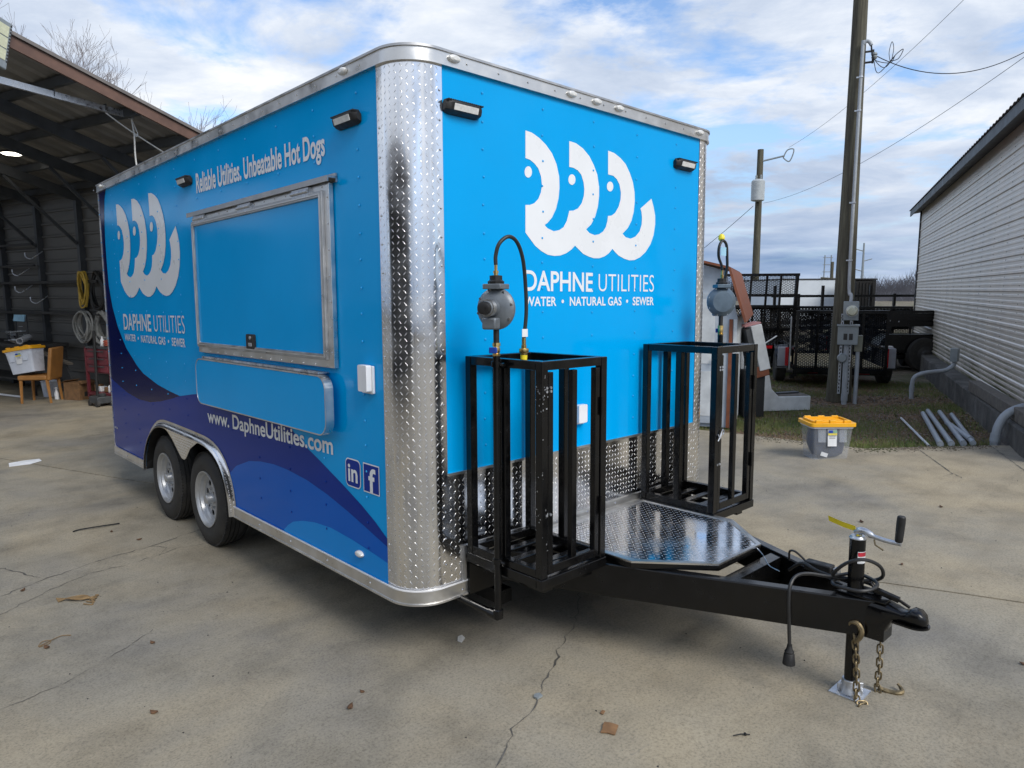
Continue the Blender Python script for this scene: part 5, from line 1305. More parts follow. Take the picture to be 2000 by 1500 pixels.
# (E) white enclosed trailer and (F) dark box behind
ue = thing('enclosed_trailer', 'white enclosed cargo trailer with dark roof rail far behind the black trailers', 'trailer', (21.75, 7.9, -.05), math.atan2(-.686, .7276))
MB().box(-1.0, 2.05, 0, 4.2, .5, 2.16).build('body', M['whitebox'], ue, smooth=False)
MB().box(-1.03, 2.08, -.02, 4.22, 2.161, 2.20).build('roof_rail', M['grime'], ue, smooth=False)
MB().box(1.98, 2.07, -.012, -.001, .5, 2.15).build('corner_trim', M['alu'], ue, smooth=False)
for y in (1.2, 2.0):
    w = part('wheel', ue, (-.98, y, .34)); MB().lathe([(-.1, .2), (-.1, .32), (.1, .32), (.1, .2)], (0, 0, 0), (1, 0, 0), 20).build('tyre', M['rubber'], w)
MB().box(-.8, 1.9, -.03, -.004, .62, .70).build('bumper', M['grime'], ue, smooth=False)
uf = thing('dark_container', 'dark metal box container standing right of the white enclosed trailer', 'container', (21.3, 6.2, -.05), math.atan2(-.686, .7276))
MB().box(-.1, .55, 0, 1.2, .4, 2.12).build('body', M['blackmat'], uf, bevel=.02)
for k in range(6): MB().box(-.08+.1*k, -.04+.1*k, -.02, -.0005, .45, 2.05).build('corrugation', M['blackmat'], uf, smooth=False)
MB().box(-.12, .57, -.03, 1.22, 2.125, 2.17).build('lid', M['blackmat'], uf, bevel=.01)

# ================================================================== STORAGE TOTES
def tote(name, label, loc, rz, frost, tilt_=None, sc_=1.0, group=None):
    th = thing(name, label, 'storage bin', loc, rz, group)
    if tilt_: th.rotation_euler = (tilt_[0], tilt_[1], rz)
    th.scale = (sc_,)*3
    bw, bd, tw, td, h_ = .178, .120, .210, .148, .350
    n = 6; lo = rrect(-bw, bw, -bd, bd, .03, n); hi = rrect(-tw, tw, -td, td, .035, n); m_ = len(lo); t_ = .004
    loi = rrect(-bw+t_, bw-t_, -bd+t_, bd-t_, .027, n); hii = rrect(-tw+t_, tw-t_, -td+t_, td-t_, .032, n)
    tb = MB()
    tb.add([(a, b_, 0) for a, b_ in lo]+[(a, b_, h_) for a, b_ in hi], [(k, (k+1) % m_, m_+(k+1) % m_, m_+k) for k in range(m_)]+[tuple(range(m_))])
    body = tb.build('tub', M['totefrost'] if frost else M['tote'], th, ang=30)
    sl_ = math.atan2(td-bd, h_); Rl = Matrix.Rotation(-sl_, 3, 'X')
    def fy(z, o_=0): return -(bd+(td-bd)*z/h_)-o_
    for x in (-.105, .105): MB().obox((x, fy(.25, .002), .25), (.075, .006, .14), Rl).build('side_flute', M['totefrost'] if frost else M['tote'], body, bevel=.002)
    MB().poly([rrect(-tw-.004, tw+.004, -td-.004, td+.004, .035, 5), rrect(-tw+.006, tw-.006, -td+.006, td-.006, .03, 5)], lambda a, b_, d: (a, b_, h_-.03+d), .016).build('tub_rim', M['totefrost'], th, smooth=False)
    MB().poly([rrect(-.232, .232, -.168, .168, .04, 5)], lambda a, b_, d: (a, b_, h_-.012+d), .036).build('lid', M['yellow'], th, bevel=.005)
    MB().poly([rrect(-.195, .195, -.132, .132, .03, 5), rrect(-.175, .175, -.112, .112, .025, 5)], lambda a, b_, d: (a, b_, h_+.0245+d), .018).build('lid_ridge', M['yellow'], th, bevel=.003)
    for x in (-.14, 0, .14):
        for s_ in (1, -1): MB().box(x-.032, x+.032, s_*.133-.012, s_*.133+.012, h_+.0242, h_+.052).build('lid_tab', M['yellow'], th, bevel=.003)
    for k in range(5): MB().box(-.165, .165, -.09+.045*k-.004, -.09+.045*k+.004, h_+.0242, h_+.029).build('lid_groove', M['yellow'], th)
    lab = MB().obox((.0, fy(.225, .0015), .225), (.090, .0015, .17), Rl).build('paper_label', M['paper'], th)
    MB().obox((0, fy(.262, .003), .262), (.088, .001, .020), Rl).build('label_band', M['label_yellow'], lab); MB().obox((-.020, fy(.288, .003), .288), (.040, .001, .026), Rl).build('label_patch', M['bluehandle'], lab); MB().obox((.023, fy(.288, .003), .288), (.038, .001, .026), Rl).build('label_patch', M['greenprint'], lab)
    for k in range(5): MB().obox((0, fy(.235-.016*k, .003), .235-.016*k), (.06, .001, .004), Rl).build('label_line', M['grime'], lab)
    if not frost:
        rr = random.Random(3); bag = MB(); nu, nv = 18, 10; vs = []
        for j in range(nv):
            for i in range(nu):
                a = 2*pi*i/nu; p_ = pi*j/(nv-1); zz = .165-.155*cos(p_); e_ = sin(p_)**.32; r_ = 1+.05*sin(3*a+j)+.04*rr.uniform(-1, 1)
                ca, sa = cos(a), sin(a); q_ = .55
                vs.append(((bw*.90+.03*zz/h_)*r_*e_*math.copysign(abs(ca)**q_, ca)*.98, (bd*.88+.02*zz/h_)*r_*e_*math.copysign(abs(sa)**q_, sa)*.98, zz))
        bag.add(vs, [(j*nu+i, j*nu+(i+1) % nu, (j+1)*nu+(i+1) % nu, (j+1)*nu+i) for j in range(nv-1) for i in range(nu)])
        bag.build('packed_bag', M['navycloth'], th)
        MB().obox((-.06, -bd+.006, .05), (.07, .003, .04), Matrix.Rotation(.3, 3, 'Y')).build('packed_paper', M['paper'], th)
    return th
q = Vector((5.66, .54, H(5.66, .54)))
tote('storage_tote', 'clear storage tote with yellow lid standing on the concrete near the grass edge', q, math.atan2(-.72, .69)+.06, False, None, 1.04, 'yellow lidded totes')

# ================================================================== GARAGE / OPEN SHOP on the left (local x along the back wall, y out of it)
gw = Vector((1.525, 11.9, -.045)); grz = math.atan2(.964, -.265)
gr = thing('open_shop_building', 'dark open-fronted metal shop with brown roof edge, steel purlins and ribbed back wall', 'building', gw, grz)
S0, S1 = -4.21, 12.0; HE = 3.565; SLP = .283
GM = Matrix.Translation(gw) @ Matrix.Rotation(grz, 4, 'Z')
def gl(s_, u, z): return GM @ Vector((s_, u, z))
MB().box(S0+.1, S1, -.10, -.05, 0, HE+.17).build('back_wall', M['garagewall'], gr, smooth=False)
hr = None; z = .15
while z < 3.7:
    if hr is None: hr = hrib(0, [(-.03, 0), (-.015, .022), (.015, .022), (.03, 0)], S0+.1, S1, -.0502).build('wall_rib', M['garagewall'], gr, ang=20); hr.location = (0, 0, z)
    else: c = link_copy(hr, gr); c.location = (0, 0, z)
    z += .228
MB().box(S1-.05, S1, -.1, 9, 0, 4.2).build('end_wall', M['garagewall'], gr, smooth=False)
def rz_(u): return HE+SLP*u
U1 = 8.0
# roof sheet with ribs running down the slope
rs = MB(); vs = []; n = int((S1-S0)/.06)
for i in range(n+1):
    s_ = S0+.06*i; o_ = .025 if i % 5 == 0 else 0
    for u in (-.35, U1): vs.append((s_, u, rz_(u)+.20-o_)); vs.append((s_, u, rz_(u)+.206-o_))
rs.add(vs, [(4*i, 4*i+4, 4*i+6, 4*i+2) for i in range(n)]+[(4*i+1, 4*i+3, 4*i+7, 4*i+5) for i in range(n)])
rs.build('roof_sheet', M['roofunder'], gr, smooth=False, fix=False)
MB().add([(S0-.03, -.4, rz_(-.4)+.07), (S0-.03, U1, rz_(U1)+.07), (S0-.03, U1, rz_(U1)+.20), (S0-.03, -.4, rz_(-.4)+.20), (S0+.0, -.4, rz_(-.4)+.07), (S0, U1, rz_(U1)+.07), (S0, U1, rz_(U1)+.20), (S0, -.4, rz_(-.4)+.20)],
         [(0, 1, 2, 3), (4, 5, 6, 7), (0, 1, 5, 4), (3, 2, 6, 7), (0, 3, 7, 4), (1, 2, 6, 5)]).build('rake_fascia', M['brown'], gr, smooth=False)
MB().add([(S0-.06, -.4, rz_(-.4)+.205), (S0-.06, U1, rz_(U1)+.205), (S0-.06, U1, rz_(U1)+.245), (S0-.06, -.4, rz_(-.4)+.245), (S0+.2, -.4, rz_(-.4)+.215), (S0+.2, U1, rz_(U1)+.215), (S0+.2, U1, rz_(U1)+.245), (S0+.2, -.4, rz_(-.4)+.245)],
         [(0, 1, 2, 3), (4, 5, 6, 7), (0, 1, 5, 4), (3, 2, 6, 7), (0, 3, 7, 4), (1, 2, 6, 5)]).build('rake_cap', M['darkroof'], gr, smooth=False)
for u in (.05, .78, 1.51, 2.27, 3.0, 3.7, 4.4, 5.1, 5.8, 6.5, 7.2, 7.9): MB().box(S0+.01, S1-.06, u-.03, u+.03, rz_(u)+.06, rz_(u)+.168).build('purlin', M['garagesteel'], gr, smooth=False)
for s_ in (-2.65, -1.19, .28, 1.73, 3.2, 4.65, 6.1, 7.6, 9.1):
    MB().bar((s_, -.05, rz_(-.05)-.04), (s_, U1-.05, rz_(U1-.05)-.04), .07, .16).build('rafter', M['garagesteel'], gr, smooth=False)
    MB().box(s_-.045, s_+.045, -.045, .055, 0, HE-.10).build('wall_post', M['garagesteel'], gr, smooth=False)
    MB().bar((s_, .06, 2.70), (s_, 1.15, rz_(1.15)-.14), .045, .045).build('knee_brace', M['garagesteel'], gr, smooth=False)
    if s_ > -3 and (int(s_*10) % 2 == 0 or True) and s_ in (1.73, 6.1, 9.1): MB().box(s_-.06, s_+.06, U1-.2, U1-.08, 0, rz_(U1)-.15).build('front_post', M['garagesteel'], gr, smooth=False)
MB().bar((-3.89, 1.40, 4.095), (-3.89, 4.6, 4.28), .05, .075).build('header_tube', M['galv'], gr, smooth=False)
for u in (1.75, 2.35): MB().bar((-3.89, u, 4.115+(u-1.4)*.058), (-3.89, u+.012, 4.116+(u-1.4)*.058), .054, .08).build('tube_joint', M['garagesteel'], gr, smooth=False)
wgm = GM.inverted()  # unseen wing, added to shade the trailer side and reflect dark in its chrome
wg = MB(wgm).box(-13.5, -9.3, -9.5, 9.5, 4.3, 4.7); wg.build('unseen_wing_roof', M['darkroof'], gr, smooth=False)
MB(wgm).box(-13.6, -13.5, -9.5, 9.5, -.1, 4.3).build('unseen_wing_wall', M['garagewall'], gr, smooth=False)
for y in (-9.4, -4.7, 0, 4.7, 9.4): MB(wgm).box(-9.6, -9.4, y-.1, y+.1, -.1, 4.3).build('unseen_wing_post', M['garagesteel'], gr, smooth=False)
# ropes hanging from the header
def glthing(name, label, cat, s_, u, z, group=None): return thing(name, label, cat, gl(s_, u, z), grz, group)
rp_ = glthing('hanging_rope', 'white rope looped over the shop header and hanging down behind the trailer roof', 'rope', -3.89, 1.42, 4.06)
MB().tube(smoothpath([(0, 0, 0), (.0, -.02, -.2), (.02, -.03, -.5), (.0, -.06, -.9)], 6), .010, 6).build('strand', M['rope'], rp_)
MB().tube(smoothpath([(0, 0, 0), (.0, -.05, -.12), (0, -.07, -.19), (0, -.03, -.20), (0, -.01, -.1)], 6), .008, 6).build('loop', M['rope'], rp_)
rp2 = glthing('slack_rope', 'second white rope running diagonally from the header down to the right', 'rope', -3.89, 1.75, 4.07)
MB().tube(smoothpath([(0, 0, 0), (0, -.3, -.16), (0, -.75, -.36), (0, -1.1, -.50)], 6), .009, 6).build('strand', M['rope'], rp2)
# lamps
lp_ = glthing('hanging_lamp', 'round lit high-bay lamp hanging under the shop roof', 'lamp', -.39, 1.28, 4.0)
MB().lathe([(0.0, .15), (.02, .16), (.035, .15), (.05, .07), (.11, .06), (.13, .02)], (0, 0, 0), (0, 0, 1), 26).build('lamp_housing', M['blackmat'], lp_)
MB().lathe([(-.012, .12), (-.001, .145)], (0, 0, 0), (0, 0, 1), 26).build('lamp_glass', M['lampglow'], lp_)
MB().cyl((0, 0, .13), (0, 0, .28), .008, n=6).build('lamp_hook', M['garagesteel'], lp_)
fl_ = glthing('flood_light', 'grey LED flood light panel fixed to the shop roof edge at the top left corner', 'lamp', S0-.16, 3.13, 4.46)
Rf = Matrix.Rotation(radians(12), 3, 'X') @ Matrix.Rotation(.35, 3, 'Z')
MB().obox((0, 0, 0), (.05, .30, .50), Rf).build('housing', M['boxgrey'], fl_, bevel=.01)
for k in range(3): MB().obox(Rf @ Vector((-.027, .0, .145-.125*k)), (.006, .225, .112), Rf).build('led_panel', M['ledpanel'], fl_)
for k in range(12): MB().obox(Rf @ Vector((-.027, -.135, .22-.035*k)), (.004, .018, .018), Rf).build('vent_slot', M['grime'], fl_)
MB().bar((.01, 0, .05), (.15, .02, .16), .05, .05).build('bracket', M['garagesteel'], fl_)
MB().obox(Rf @ Vector((.0, .0, -.30)), (.045, .12, .10), Rf).build('driver_box', M['boxgrey'], fl_, bevel=.01)
# ---- hoses on the wall
def coil(name, label, s_, z, rx, rz0, n, r, ma, seed, u=.12, wild=.03):
    rr = random.Random(seed); th = glthing(name, label, 'hose', s_, u, z)
    for j in range(n):
        a_, b_, dx, dz_ = rx*rr.uniform(.75, 1.05), rz0*rr.uniform(.85, 1.05), rr.uniform(-wild, wild), rr.uniform(-wild, wild)
        pts = []
        for k in range(26):
            a = 2*pi*k/26; squeeze = 1-.35*max(0, sin(a))**2
            pts.append((dx+a_*cos(a)*squeeze, .012*j-.02+.02*sin(a*2+j), dz_*.3-b_+b_*sin(a)))
        MB().tube(pts, r, 6, closed=True).build('loop', ma, th)
    return th
coil('hose_coil', 'yellow air hose coiled and hung on the shop wall', -.05, 2.20, .14, .30, 7, .014, M['yhose'], 1, .18)
coil('hose_coil', 'black hose coil hung right of the yellow hose', -.38, 2.20, .20, .34, 5, .02, M['bhose'], 2)
coil('hose_coil', 'big grey cable coil hung low on the shop wall under the yellow hose', -.02, 1.50, .24, .27, 8, .017, M['ghose'], 3, .20)
coil('hose_coil', 'pale grey hose coil hung behind the big grey cable coil', -.42, 1.50, .24, .27, 5, .026, M['ghose'], 4, .10)
# ---- wall rack with black bars and hooks
rk_ = glthing('pipe_rack', 'black pipe rack on the shop wall with bent steel hooks', 'rack', 1.6, .12, 0)
for z in (1.46, 2.03): MB().bar((-2.0, 0, z), (3.2, 0, z), .06, .05).build('rack_bar', M['grime'], rk_, smooth=False)
for (s_, z) in ((-.30, 1.78), (.25, 1.98), (.3, 2.3), (-.25, 2.6)):
    MB().tube(smoothpath([(s_, .02, z), (s_+.02, .15, z-.10), (s_+.16, .16, z-.14), (s_+.33, .16, z-.10), (s_+.36, .16, z-.02)], 5), .010, 6).build('hook', M['galv'], rk_)
for z in (2.35, 2.75): MB().bar((.1, .02, z), (2.9, .02, z), .04, .04).build('rack_shelf', M['grime'], rk_, smooth=False)
# ---- workbench with scrap
wb_ = glthing('workbench', 'dark cluttered steel workbench along the shop wall', 'workbench', 1.9, .45, 0)
MB().box(-1.15, 2.6, -.33, .33, .86, .92).build('top', M['grime'], wb_, smooth=False)
for x in (-1.1, .6, 2.5):
    for y in (-.28, .28): MB().box(x, x+.06, y-.03, y+.03, 0, .86).build('leg', M['grime'], wb_, smooth=False)
MB().box(-1.1, 2.5, -.30, .28, .25, .28).build('shelf', M['grime'], wb_, smooth=False)
rr = random.Random(12); names = [('scrap_bar', 'aludark'), ('scrap_bar', 'garagesteel'), ('scrap_bar', 'galv')]
for k in range(9):
    a = Vector((rr.uniform(-1.0, .9), rr.uniform(-.2, .25), .95+.02*k)); dr_ = Vector((rr.uniform(.3, .7), rr.uniform(-.12, .12), rr.uniform(-.06, .10)))
    th = thing('scrap_bar', 'dull steel strip '+['at the bottom', 'second from the bottom', 'third from the bottom', 'fourth from the bottom', 'in the middle', 'fourth from the top', 'third from the top', 'second from the top', 'at the top'][k]+' of the workbench pile', 'metal scrap', GM @ (Vector((1.9, .45, 0))+a), grz+math.atan2(dr_.y, dr_.x), 'metal scrap on the workbench')
    L = dr_.length; MB().obox((L/2, 0, 0), (L, rr.uniform(.03, .09), rr.uniform(.012, .05)), Matrix.Rotation(-dr_.z*1.2, 3, 'Y')).build('bar', M[names[k % 3][1]], th, bevel=.003)
pv = thing('plastic_pipe_offcut', 'short white plastic pipe end poking from the bench pile', 'pipe', GM @ Vector((1.05, .80, .98)), grz)
MB().lathe([(0, .045), (0, .055), (.4, .055), (.4, .045)], (0, 0, 0), (.7, -.7, .12), 16, closed=True).build('tube', M['white'], pv)
pk = thing('long_plank', 'long grey plank slanting from the bench down to the red tool cart', 'plank', GM @ Vector((1.5, .72, .93)), grz)
MB().bar((0, 0, .05), (-1.55, -.20, -.33), .10, .03).build('plank', M['wood'], pk)
hd_ = thing('wire_stand', 'thin steel stand with pale blue tray behind the workbench', 'stand', GM @ Vector((2.02, .30, .92)), grz)
for x in (-.20, .24): MB().bar((x, 0, 0), (x*.95, 0, .50), .014, .014).build('upright', M['garagesteel'], hd_)
MB().obox((.02, .03, .44), (.40, .03, .13), Matrix.Rotation(.2, 3, 'X')).build('tray', M['blueice'], hd_, bevel=.005)
for k in range(3): MB().bar((-.05, .02, .10+.09*k), (.10, .02, .10+.09*k), .010, .010).build('rung', M['galv'], hd_)
# ---- chair with tote
ch = thing('dining_chair', 'tan upholstered dining chair with its back to the trailer inside the shop', 'chair', (.55, 11.62, -.045), math.atan2(-.66, .75)+.12)
# local x image-right, y away
for (x, y) in ((-.20, -.19), (-.20, .19), (.20, -.19), (.20, .19)):
    MB().tube([(x*1.05+(.03 if x > 0 else 0), y*1.05, 0), (x, y, .40)], [.020, .028], 6).build('leg', M['chairwood'], ch)
MB().box(-.235, .21, -.23, .23, .39, .47).build('seat', M['chairwood'], ch, bevel=.02)
MB().add([(.20, -.22, .38), (.26, -.22, .38), (.26, .22, .38), (.20, .22, .38), (.27, -.22, .93), (.33, -.22, .92), (.33, .22, .92), (.27, .22, .93)], [(0, 3, 2, 1), (4, 5, 6, 7), (0, 1, 5, 4), (1, 2, 6, 5), (2, 3, 7, 6), (3, 0, 4, 7)]).build('backrest', M['chairwood'], ch, bevel=.02)
tote('storage_tote', 'frosted storage tote with yellow lid resting crookedly on the tan chair', (.415, 11.64, .462), math.atan2(-.66, .75)-.10, True, (radians(-2), radians(-9)), 1.12, 'yellow lidded totes')
# ---- cardboard box
cb = thing('cardboard_box', 'brown cardboard box on the shop floor between the chair and red cart', 'box', (1.10, 11.50, -.045), grz+.25)
MB().box(-.17, .17, -.16, .16, 0, .30).build('carton', M['cardboard'], cb, bevel=.004)
for s_ in (1, -1): MB().obox((s_*.19, 0, .31), (.09, .30, .006), Matrix.Rotation(s_*.5, 3, 'Y')).build('flap', M['cardboard'], cb)
MB().box(-.172, -.1705, -.08, .06, .06, .14).build('print_patch', M['grime'], cb, smooth=False)
# ---- red tool cart
rc = thing('tool_cart', 'faded red steel tool cart with drawers beside the trailer tail', 'tool cart', (1.40, 10.62, -.045), grz+.05)
for x in (-.32, .32):
    for y in (-.2, .2): MB().box(x-.02, x+.02, y-.02, y+.02, .10, .95).build('corner_post', M['cartred'], rc, smooth=False)
MB().box(-.30, .30, -.18, .21, .52, .92).build('drawer_case', M['cartred'], rc, bevel=.005)
for k in range(3):
    d_ = MB().box(-.285, .285, .2105, .225, .54+.125*k, .645+.125*k).build('drawer', M['cartred'], rc, bevel=.003)
    MB().box(-.2, .2, .226, .24, .625+.125*k, .640+.125*k).build('drawer_pull', M['garagesteel'], d_)
MB().box(-.34, .34, -.22, .22, .15, .19).build('lower_tray', M['cartred'], rc, smooth=False)
MB().box(-.34, .34, -.22, .22, .925, .955).build('top_tray', M['garagesteel'], rc, smooth=False)
for x in (-.28, .28): MB().lathe([(-.02, .05), (.02, .05)], (x, .18, .05), (1, 0, 0), 14).build('caster', M['rubber'], rc)
rr = random.Random(8)
for k in range(6):
    th = thing('tool_case', ['small white bottle at the left on top of the red cart', 'white parts bag at the left of the lower tray of the red cart', 'brown parts box at the left of the lower tray of the red cart', 'small white bottle at the right on top of the red cart', 'white parts bag at the right of the lower tray of the red cart', 'brown parts box at the right of the lower tray of the red cart'][k], ['bottle', 'bag', 'box'][k % 3], Matrix.Translation(rc.location) @ Matrix.Rotation(grz+.05, 4, 'Z') @ Vector((-.22+.09*k, .08, .956 if k % 3 == 0 else .191)), rr.uniform(0, 3), 'small supplies on the red cart')
    if k % 3 == 0: MB().lathe([(0, .03), (.10, .03), (.13, .012), (.16, .012)], (0, 0, 0), (0, 0, 1), 12).build('flask', M['white'], th)
    else: MB().box(-.06, .06, -.05, .05, 0, .09+.03*(k % 2)).build('pack', M['paper'] if k % 3 == 1 else M['cardboard'], th, bevel=.015)
rh = thing('red_hose', 'reddish hose bundle lying on the red tool cart', 'hose', Matrix.Translation(rc.location) @ Matrix.Rotation(grz+.05, 4, 'Z') @ Vector((-.2, .05, .97)), grz)
for k in range(3): MB().tube([(.16*cos(2*pi*i/18), .12*sin(2*pi*i/18), .012+.03*k) for i in range(18)], .014, 6, closed=True).build('loop', M['redhose'], rh)
# ---- floor jack
fj = thing('floor_jack', 'grey trolley floor jack with upright black handle in front of the red cart', 'jack', (1.16, 10.40, -.045), grz-.1)
MB().box(-.16, .16, -.11, .11, .05, .16).build('frame', M['garagesteel'], fj, bevel=.01)
for x in (-.13, .13):
    for y in (-.1, .1): MB().lathe([(-.02, .05), (.02, .05)], (x, y, .05), (0, 1, 0), 14).build('wheel', M['grime'], fj)
MB().cyl((.10, 0, .12), (.16, -.05, 1.22), .022, n=10).build('handle', M['blackmat'], fj)
MB().lathe([(.16, .05), (.20, .06), (.21, .04)], (-.08, 0, 0), (0, 0, 1), 12).build('saddle', M['garagesteel'], fj)
gb = thing('bucket', 'grey plastic bucket standing behind the tan chair', 'bucket', (.80, 12.25, -.045))
MB().lathe([(0, .11), (.26, .14), (.27, .15), (.28, .14), (.27, .13), (.02, .10)], (0, 0, 0), (0, 0, 1), 18, closed=False).build('pail', M['totefrost'], gb)
fs_ = thing('white_floor_pipe', 'white plastic pipe lying on the shop floor left of the chair', 'pipe', (.30, 12.6, -.02), grz)
MB().cyl((-.3, 0, 0), (.55, .05, 0), .02, n=10).build('tube', M['white'], fs_)
spb = thing('spray_bottle', 'small white bottle standing under the tan chair', 'bottle', (.80, 11.75, -.045))
MB().lathe([(0, .035), (.12, .035), (.15, .015), (.19, .015), (.19, .03), (.21, .03)], (0, 0, 0), (0, 0, 1), 12).build('flask', M['white'], spb)
sbn = thing('leaning_sheet', 'grey scrap sheet leaning behind the tan chair', 'sheet', (1.02, 11.95, -.045), grz)
MB().obox((0, 0, .30), (.32, .012, .62), Matrix.Rotation(-.3, 3, 'X')).build('sheet', M['garagesteel'], sbn)

# ================================================================== TREES
def bare_tree(name, label, loc, h, spread, seed, lean=(0, 0)):
    rr = random.Random(seed); th = thing(name, label, 'tree', loc)
    tk = MB(); br_ = MB()
    def grow(mb, p, d, L, r, depth):
        pts = [p]; rad = [r]; q = p.copy(); dd = d.copy(); n = 4
        for i in range(n):
            dd = (dd+Vector((rr.uniform(-.22, .22), rr.uniform(-.22, .22), rr.uniform(-.05, .16)))).normalized(); q = q+dd*(L/n); pts.append(q.copy()); rad.append(max(.004, r*(1-.55*(i+1)/n)))
        mb.tube(pts, rad, 4 if depth > 1 else 7, caps=False)
        if depth < 6:
            for k in range(rr.choice((2, 3, 3)) if depth < 5 else 3):
                i = rr.randint(1, n); ax_ = Vector((rr.uniform(-1, 1), rr.uniform(-1, 1), rr.uniform(-.1, .5))).normalized()
                nd = (dd*.75+ax_*spread*rr.uniform(.6, 1.1)).normalized()
                grow(br_, pts[i], nd, L*rr.uniform(.55, .78), rad[i]*rr.uniform(.5, .7), depth+1)
            grow(br_, pts[-1], dd, L*.7, rad[-1], depth+1)
    grow(tk, Vector((0, 0, 0)), Vector((lean[0], lean[1], 1)).normalized(), h*.36, h*.014, 0)
    tk.build('trunk', M['bark'], th, fix=False); tag(br_.build('branches', M['bark'], th, fix=False), kind='stuff')
bare_tree('bare_tree', 'leafless tree rising behind the shop roof at the upper left', (3.5, 27.2, -.05), 12.9, .8, 5)
bare_tree('bare_tree', 'smaller leafless tree just right of the taller one behind the shop roof', (4.5, 29.9, -.05), 10.9, .6, 11)
# low wooded rise along the horizon with a fringe of bare twigs
hl_ = MB(); nh = 240; rr = random.Random(21)
def hz_(a): return 1.3+1.1*sin(a*5+.6)+.7*sin(a*13)+3.6*math.exp(-((a-.17)/.09)**2)
for i in range(nh):
    a = 2*pi*i/nh
    for (R_t, k) in ((118, 0), (135, .55), (165, 1.0), (260, 1.0)): hl_.v.append((R_t*cos(a), R_t*sin(a), -1.2+(1.2+hz_(a))*k))
for i in range(nh):
    j = (i+1) % nh
    for k in range(3): hl_.f.append((4*i+k, 4*j+k, 4*j+k+1, 4*i+k+1))
tag(hl_.build('hills', M['treeline'], fix=False, ang=80), kind='structure')
tl = MB()
for k in range(60000):
    a = rr.uniform(-.2, .65) if k % 4 else rr.uniform(0, 2*pi)
    R_t = rr.uniform(120, 168); g0 = -1.2+(1.2+hz_(a))*min(1, (R_t-118)/47)
    clump = .55+.45*sin(a*150+R_t*.3)*sin(a*61)
    h_ = rr.uniform(.5, 1.9)*clump+.3; x, y = R_t*cos(a), R_t*sin(a); w_ = rr.uniform(.02, .06); l_ = rr.uniform(-1.0, 1.0)
    tx, ty = -sin(a), cos(a); b0 = len(tl.v); z0 = g0+rr.uniform(-.3, 2.4)*clump
    tl.v += [(x-tx*w_, y-ty*w_, z0), (x+tx*w_, y+ty*w_, z0), (x+tx*l_, y+ty*l_, z0+h_)]; tl.f.append((b0, b0+1, b0+2))
tag(tl.build('winter_woodland', M['treeline'], smooth=False, fix=False), 'low grey-brown leafless woodland along the horizon', 'woodland', kind='stuff')

# ================================================================== GRASS, LEAVES, LITTER
rr = random.Random(33)
def on_dirt(x, y):
    lx = (x-8.37)*.925+(y+.34)*.38; ly = -(x-8.37)*.38+(y+.34)*.925
    return ly > .03 and not in_poly(x, y, OUT)
gs = MB(); lf = MB(); gv = MB(); cnt = 0
def dens(x, y): return .45+.4*sin(x*1.3+.7)*cos(y*1.9-.4)+.3*sin(x*3.1+y*2.3)-.12+.5*math.exp(-((x-7.3)/.7)**2)*(.5+.5*sin(y*2.2+x))
for k in range(150000):
    x = 6.3+7.2*rr.random()**1.5; y = rr.uniform(-.6, 5.5)
    if not on_dirt(x, y): continue
    z = H(x, y)-.038+.012*sin(x*2.1)*cos(y*1.7)
    d_ = dens(x, y)
    if rr.random() < d_*.9:
        h_ = rr.uniform(.025, .075); a = rr.uniform(0, 6.28); w = rr.uniform(.002, .005); dx, dy = cos(a)*w, sin(a)*w; bx, by = rr.uniform(-.03, .03), rr.uniform(-.03, .03); b0 = len(gs.v)
        gs.v += [(x-dx, y-dy, z), (x+dx, y+dy, z), (x+bx, y+by, z+h_)]; gs.f.append((b0, b0+1, b0+2))
    elif rr.random() < .55:
        s_ = rr.uniform(.012, .036); a = rr.uniform(0, 6.28); b0 = len(lf.v); t_ = rr.uniform(0, .016)
        lf.v += [(x+s_*cos(a), y+s_*sin(a), z+.008+t_), (x-s_*.5*sin(a), y+s_*.5*cos(a), z+.006), (x-s_*cos(a), y-s_*sin(a), z+.010), (x+s_*.5*sin(a), y-s_*.5*cos(a), z+.014)]; lf.f.append((b0, b0+1, b0+2, b0+3))
    elif rr.random() < .30:
        s_ = rr.uniform(.008, .024); b0 = len(gv.v)
        gv.v += [(x+s_, y, z), (x-s_*.5, y+s_*.9, z), (x-s_*.5, y-s_*.9, z), (x, y, z+s_*.9)]; gv.f += [(b0, b0+1, b0+3), (b0+1, b0+2, b0+3), (b0+2, b0, b0+3)]
tag(gs.build('grass', M['grass'], smooth=False, fix=False), 'short patchy winter grass between the concrete and the parked trailers', 'grass', kind='stuff')
tag(lf.build('leaf_litter', mat('leaf_litter_mix', (.10, .058, .030), .85, 0, .3, 35, col2=(.26, .18, .11)), smooth=False, fix=False), 'scattered dry brown leaves over the dirt strip', 'leaves', kind='stuff')
tag(gv.build('gravel', mat('pale_gravel', (.22, .21, .20), .9, 0, .4, 20), smooth=False, fix=False), 'loose pale gravel in the dirt strip', 'gravel', kind='stuff')
sp_ = MB(); rr = random.Random(19)
for k in range(900):              # soil and leaf crumbs spilling onto the slab edge
    t_ = rr.random(); ea, eb = rr.choice((((6.36, 1.75), (6.33, .40)), ((6.33, .40), (6.80, -.06)), ((6.80, -.06), (7.35, -.60))))
    x = ea[0]+(eb[0]-ea[0])*t_-abs(rr.gauss(0, .13)); y = ea[1]+(eb[1]-ea[1])*t_-abs(rr.gauss(0, .03))
    s_ = rr.uniform(.004, .018); z = H(x, y)+.001; b0 = len(sp_.v)
    sp_.v += [(x+s_, y, z), (x-s_*.5, y+s_*.9, z), (x-s_*.5, y-s_*.9, z), (x, y, z+s_*.5)]; sp_.f += [(b0, b0+1, b0+3), (b0+1, b0+2, b0+3), (b0+2, b0, b0+3)]
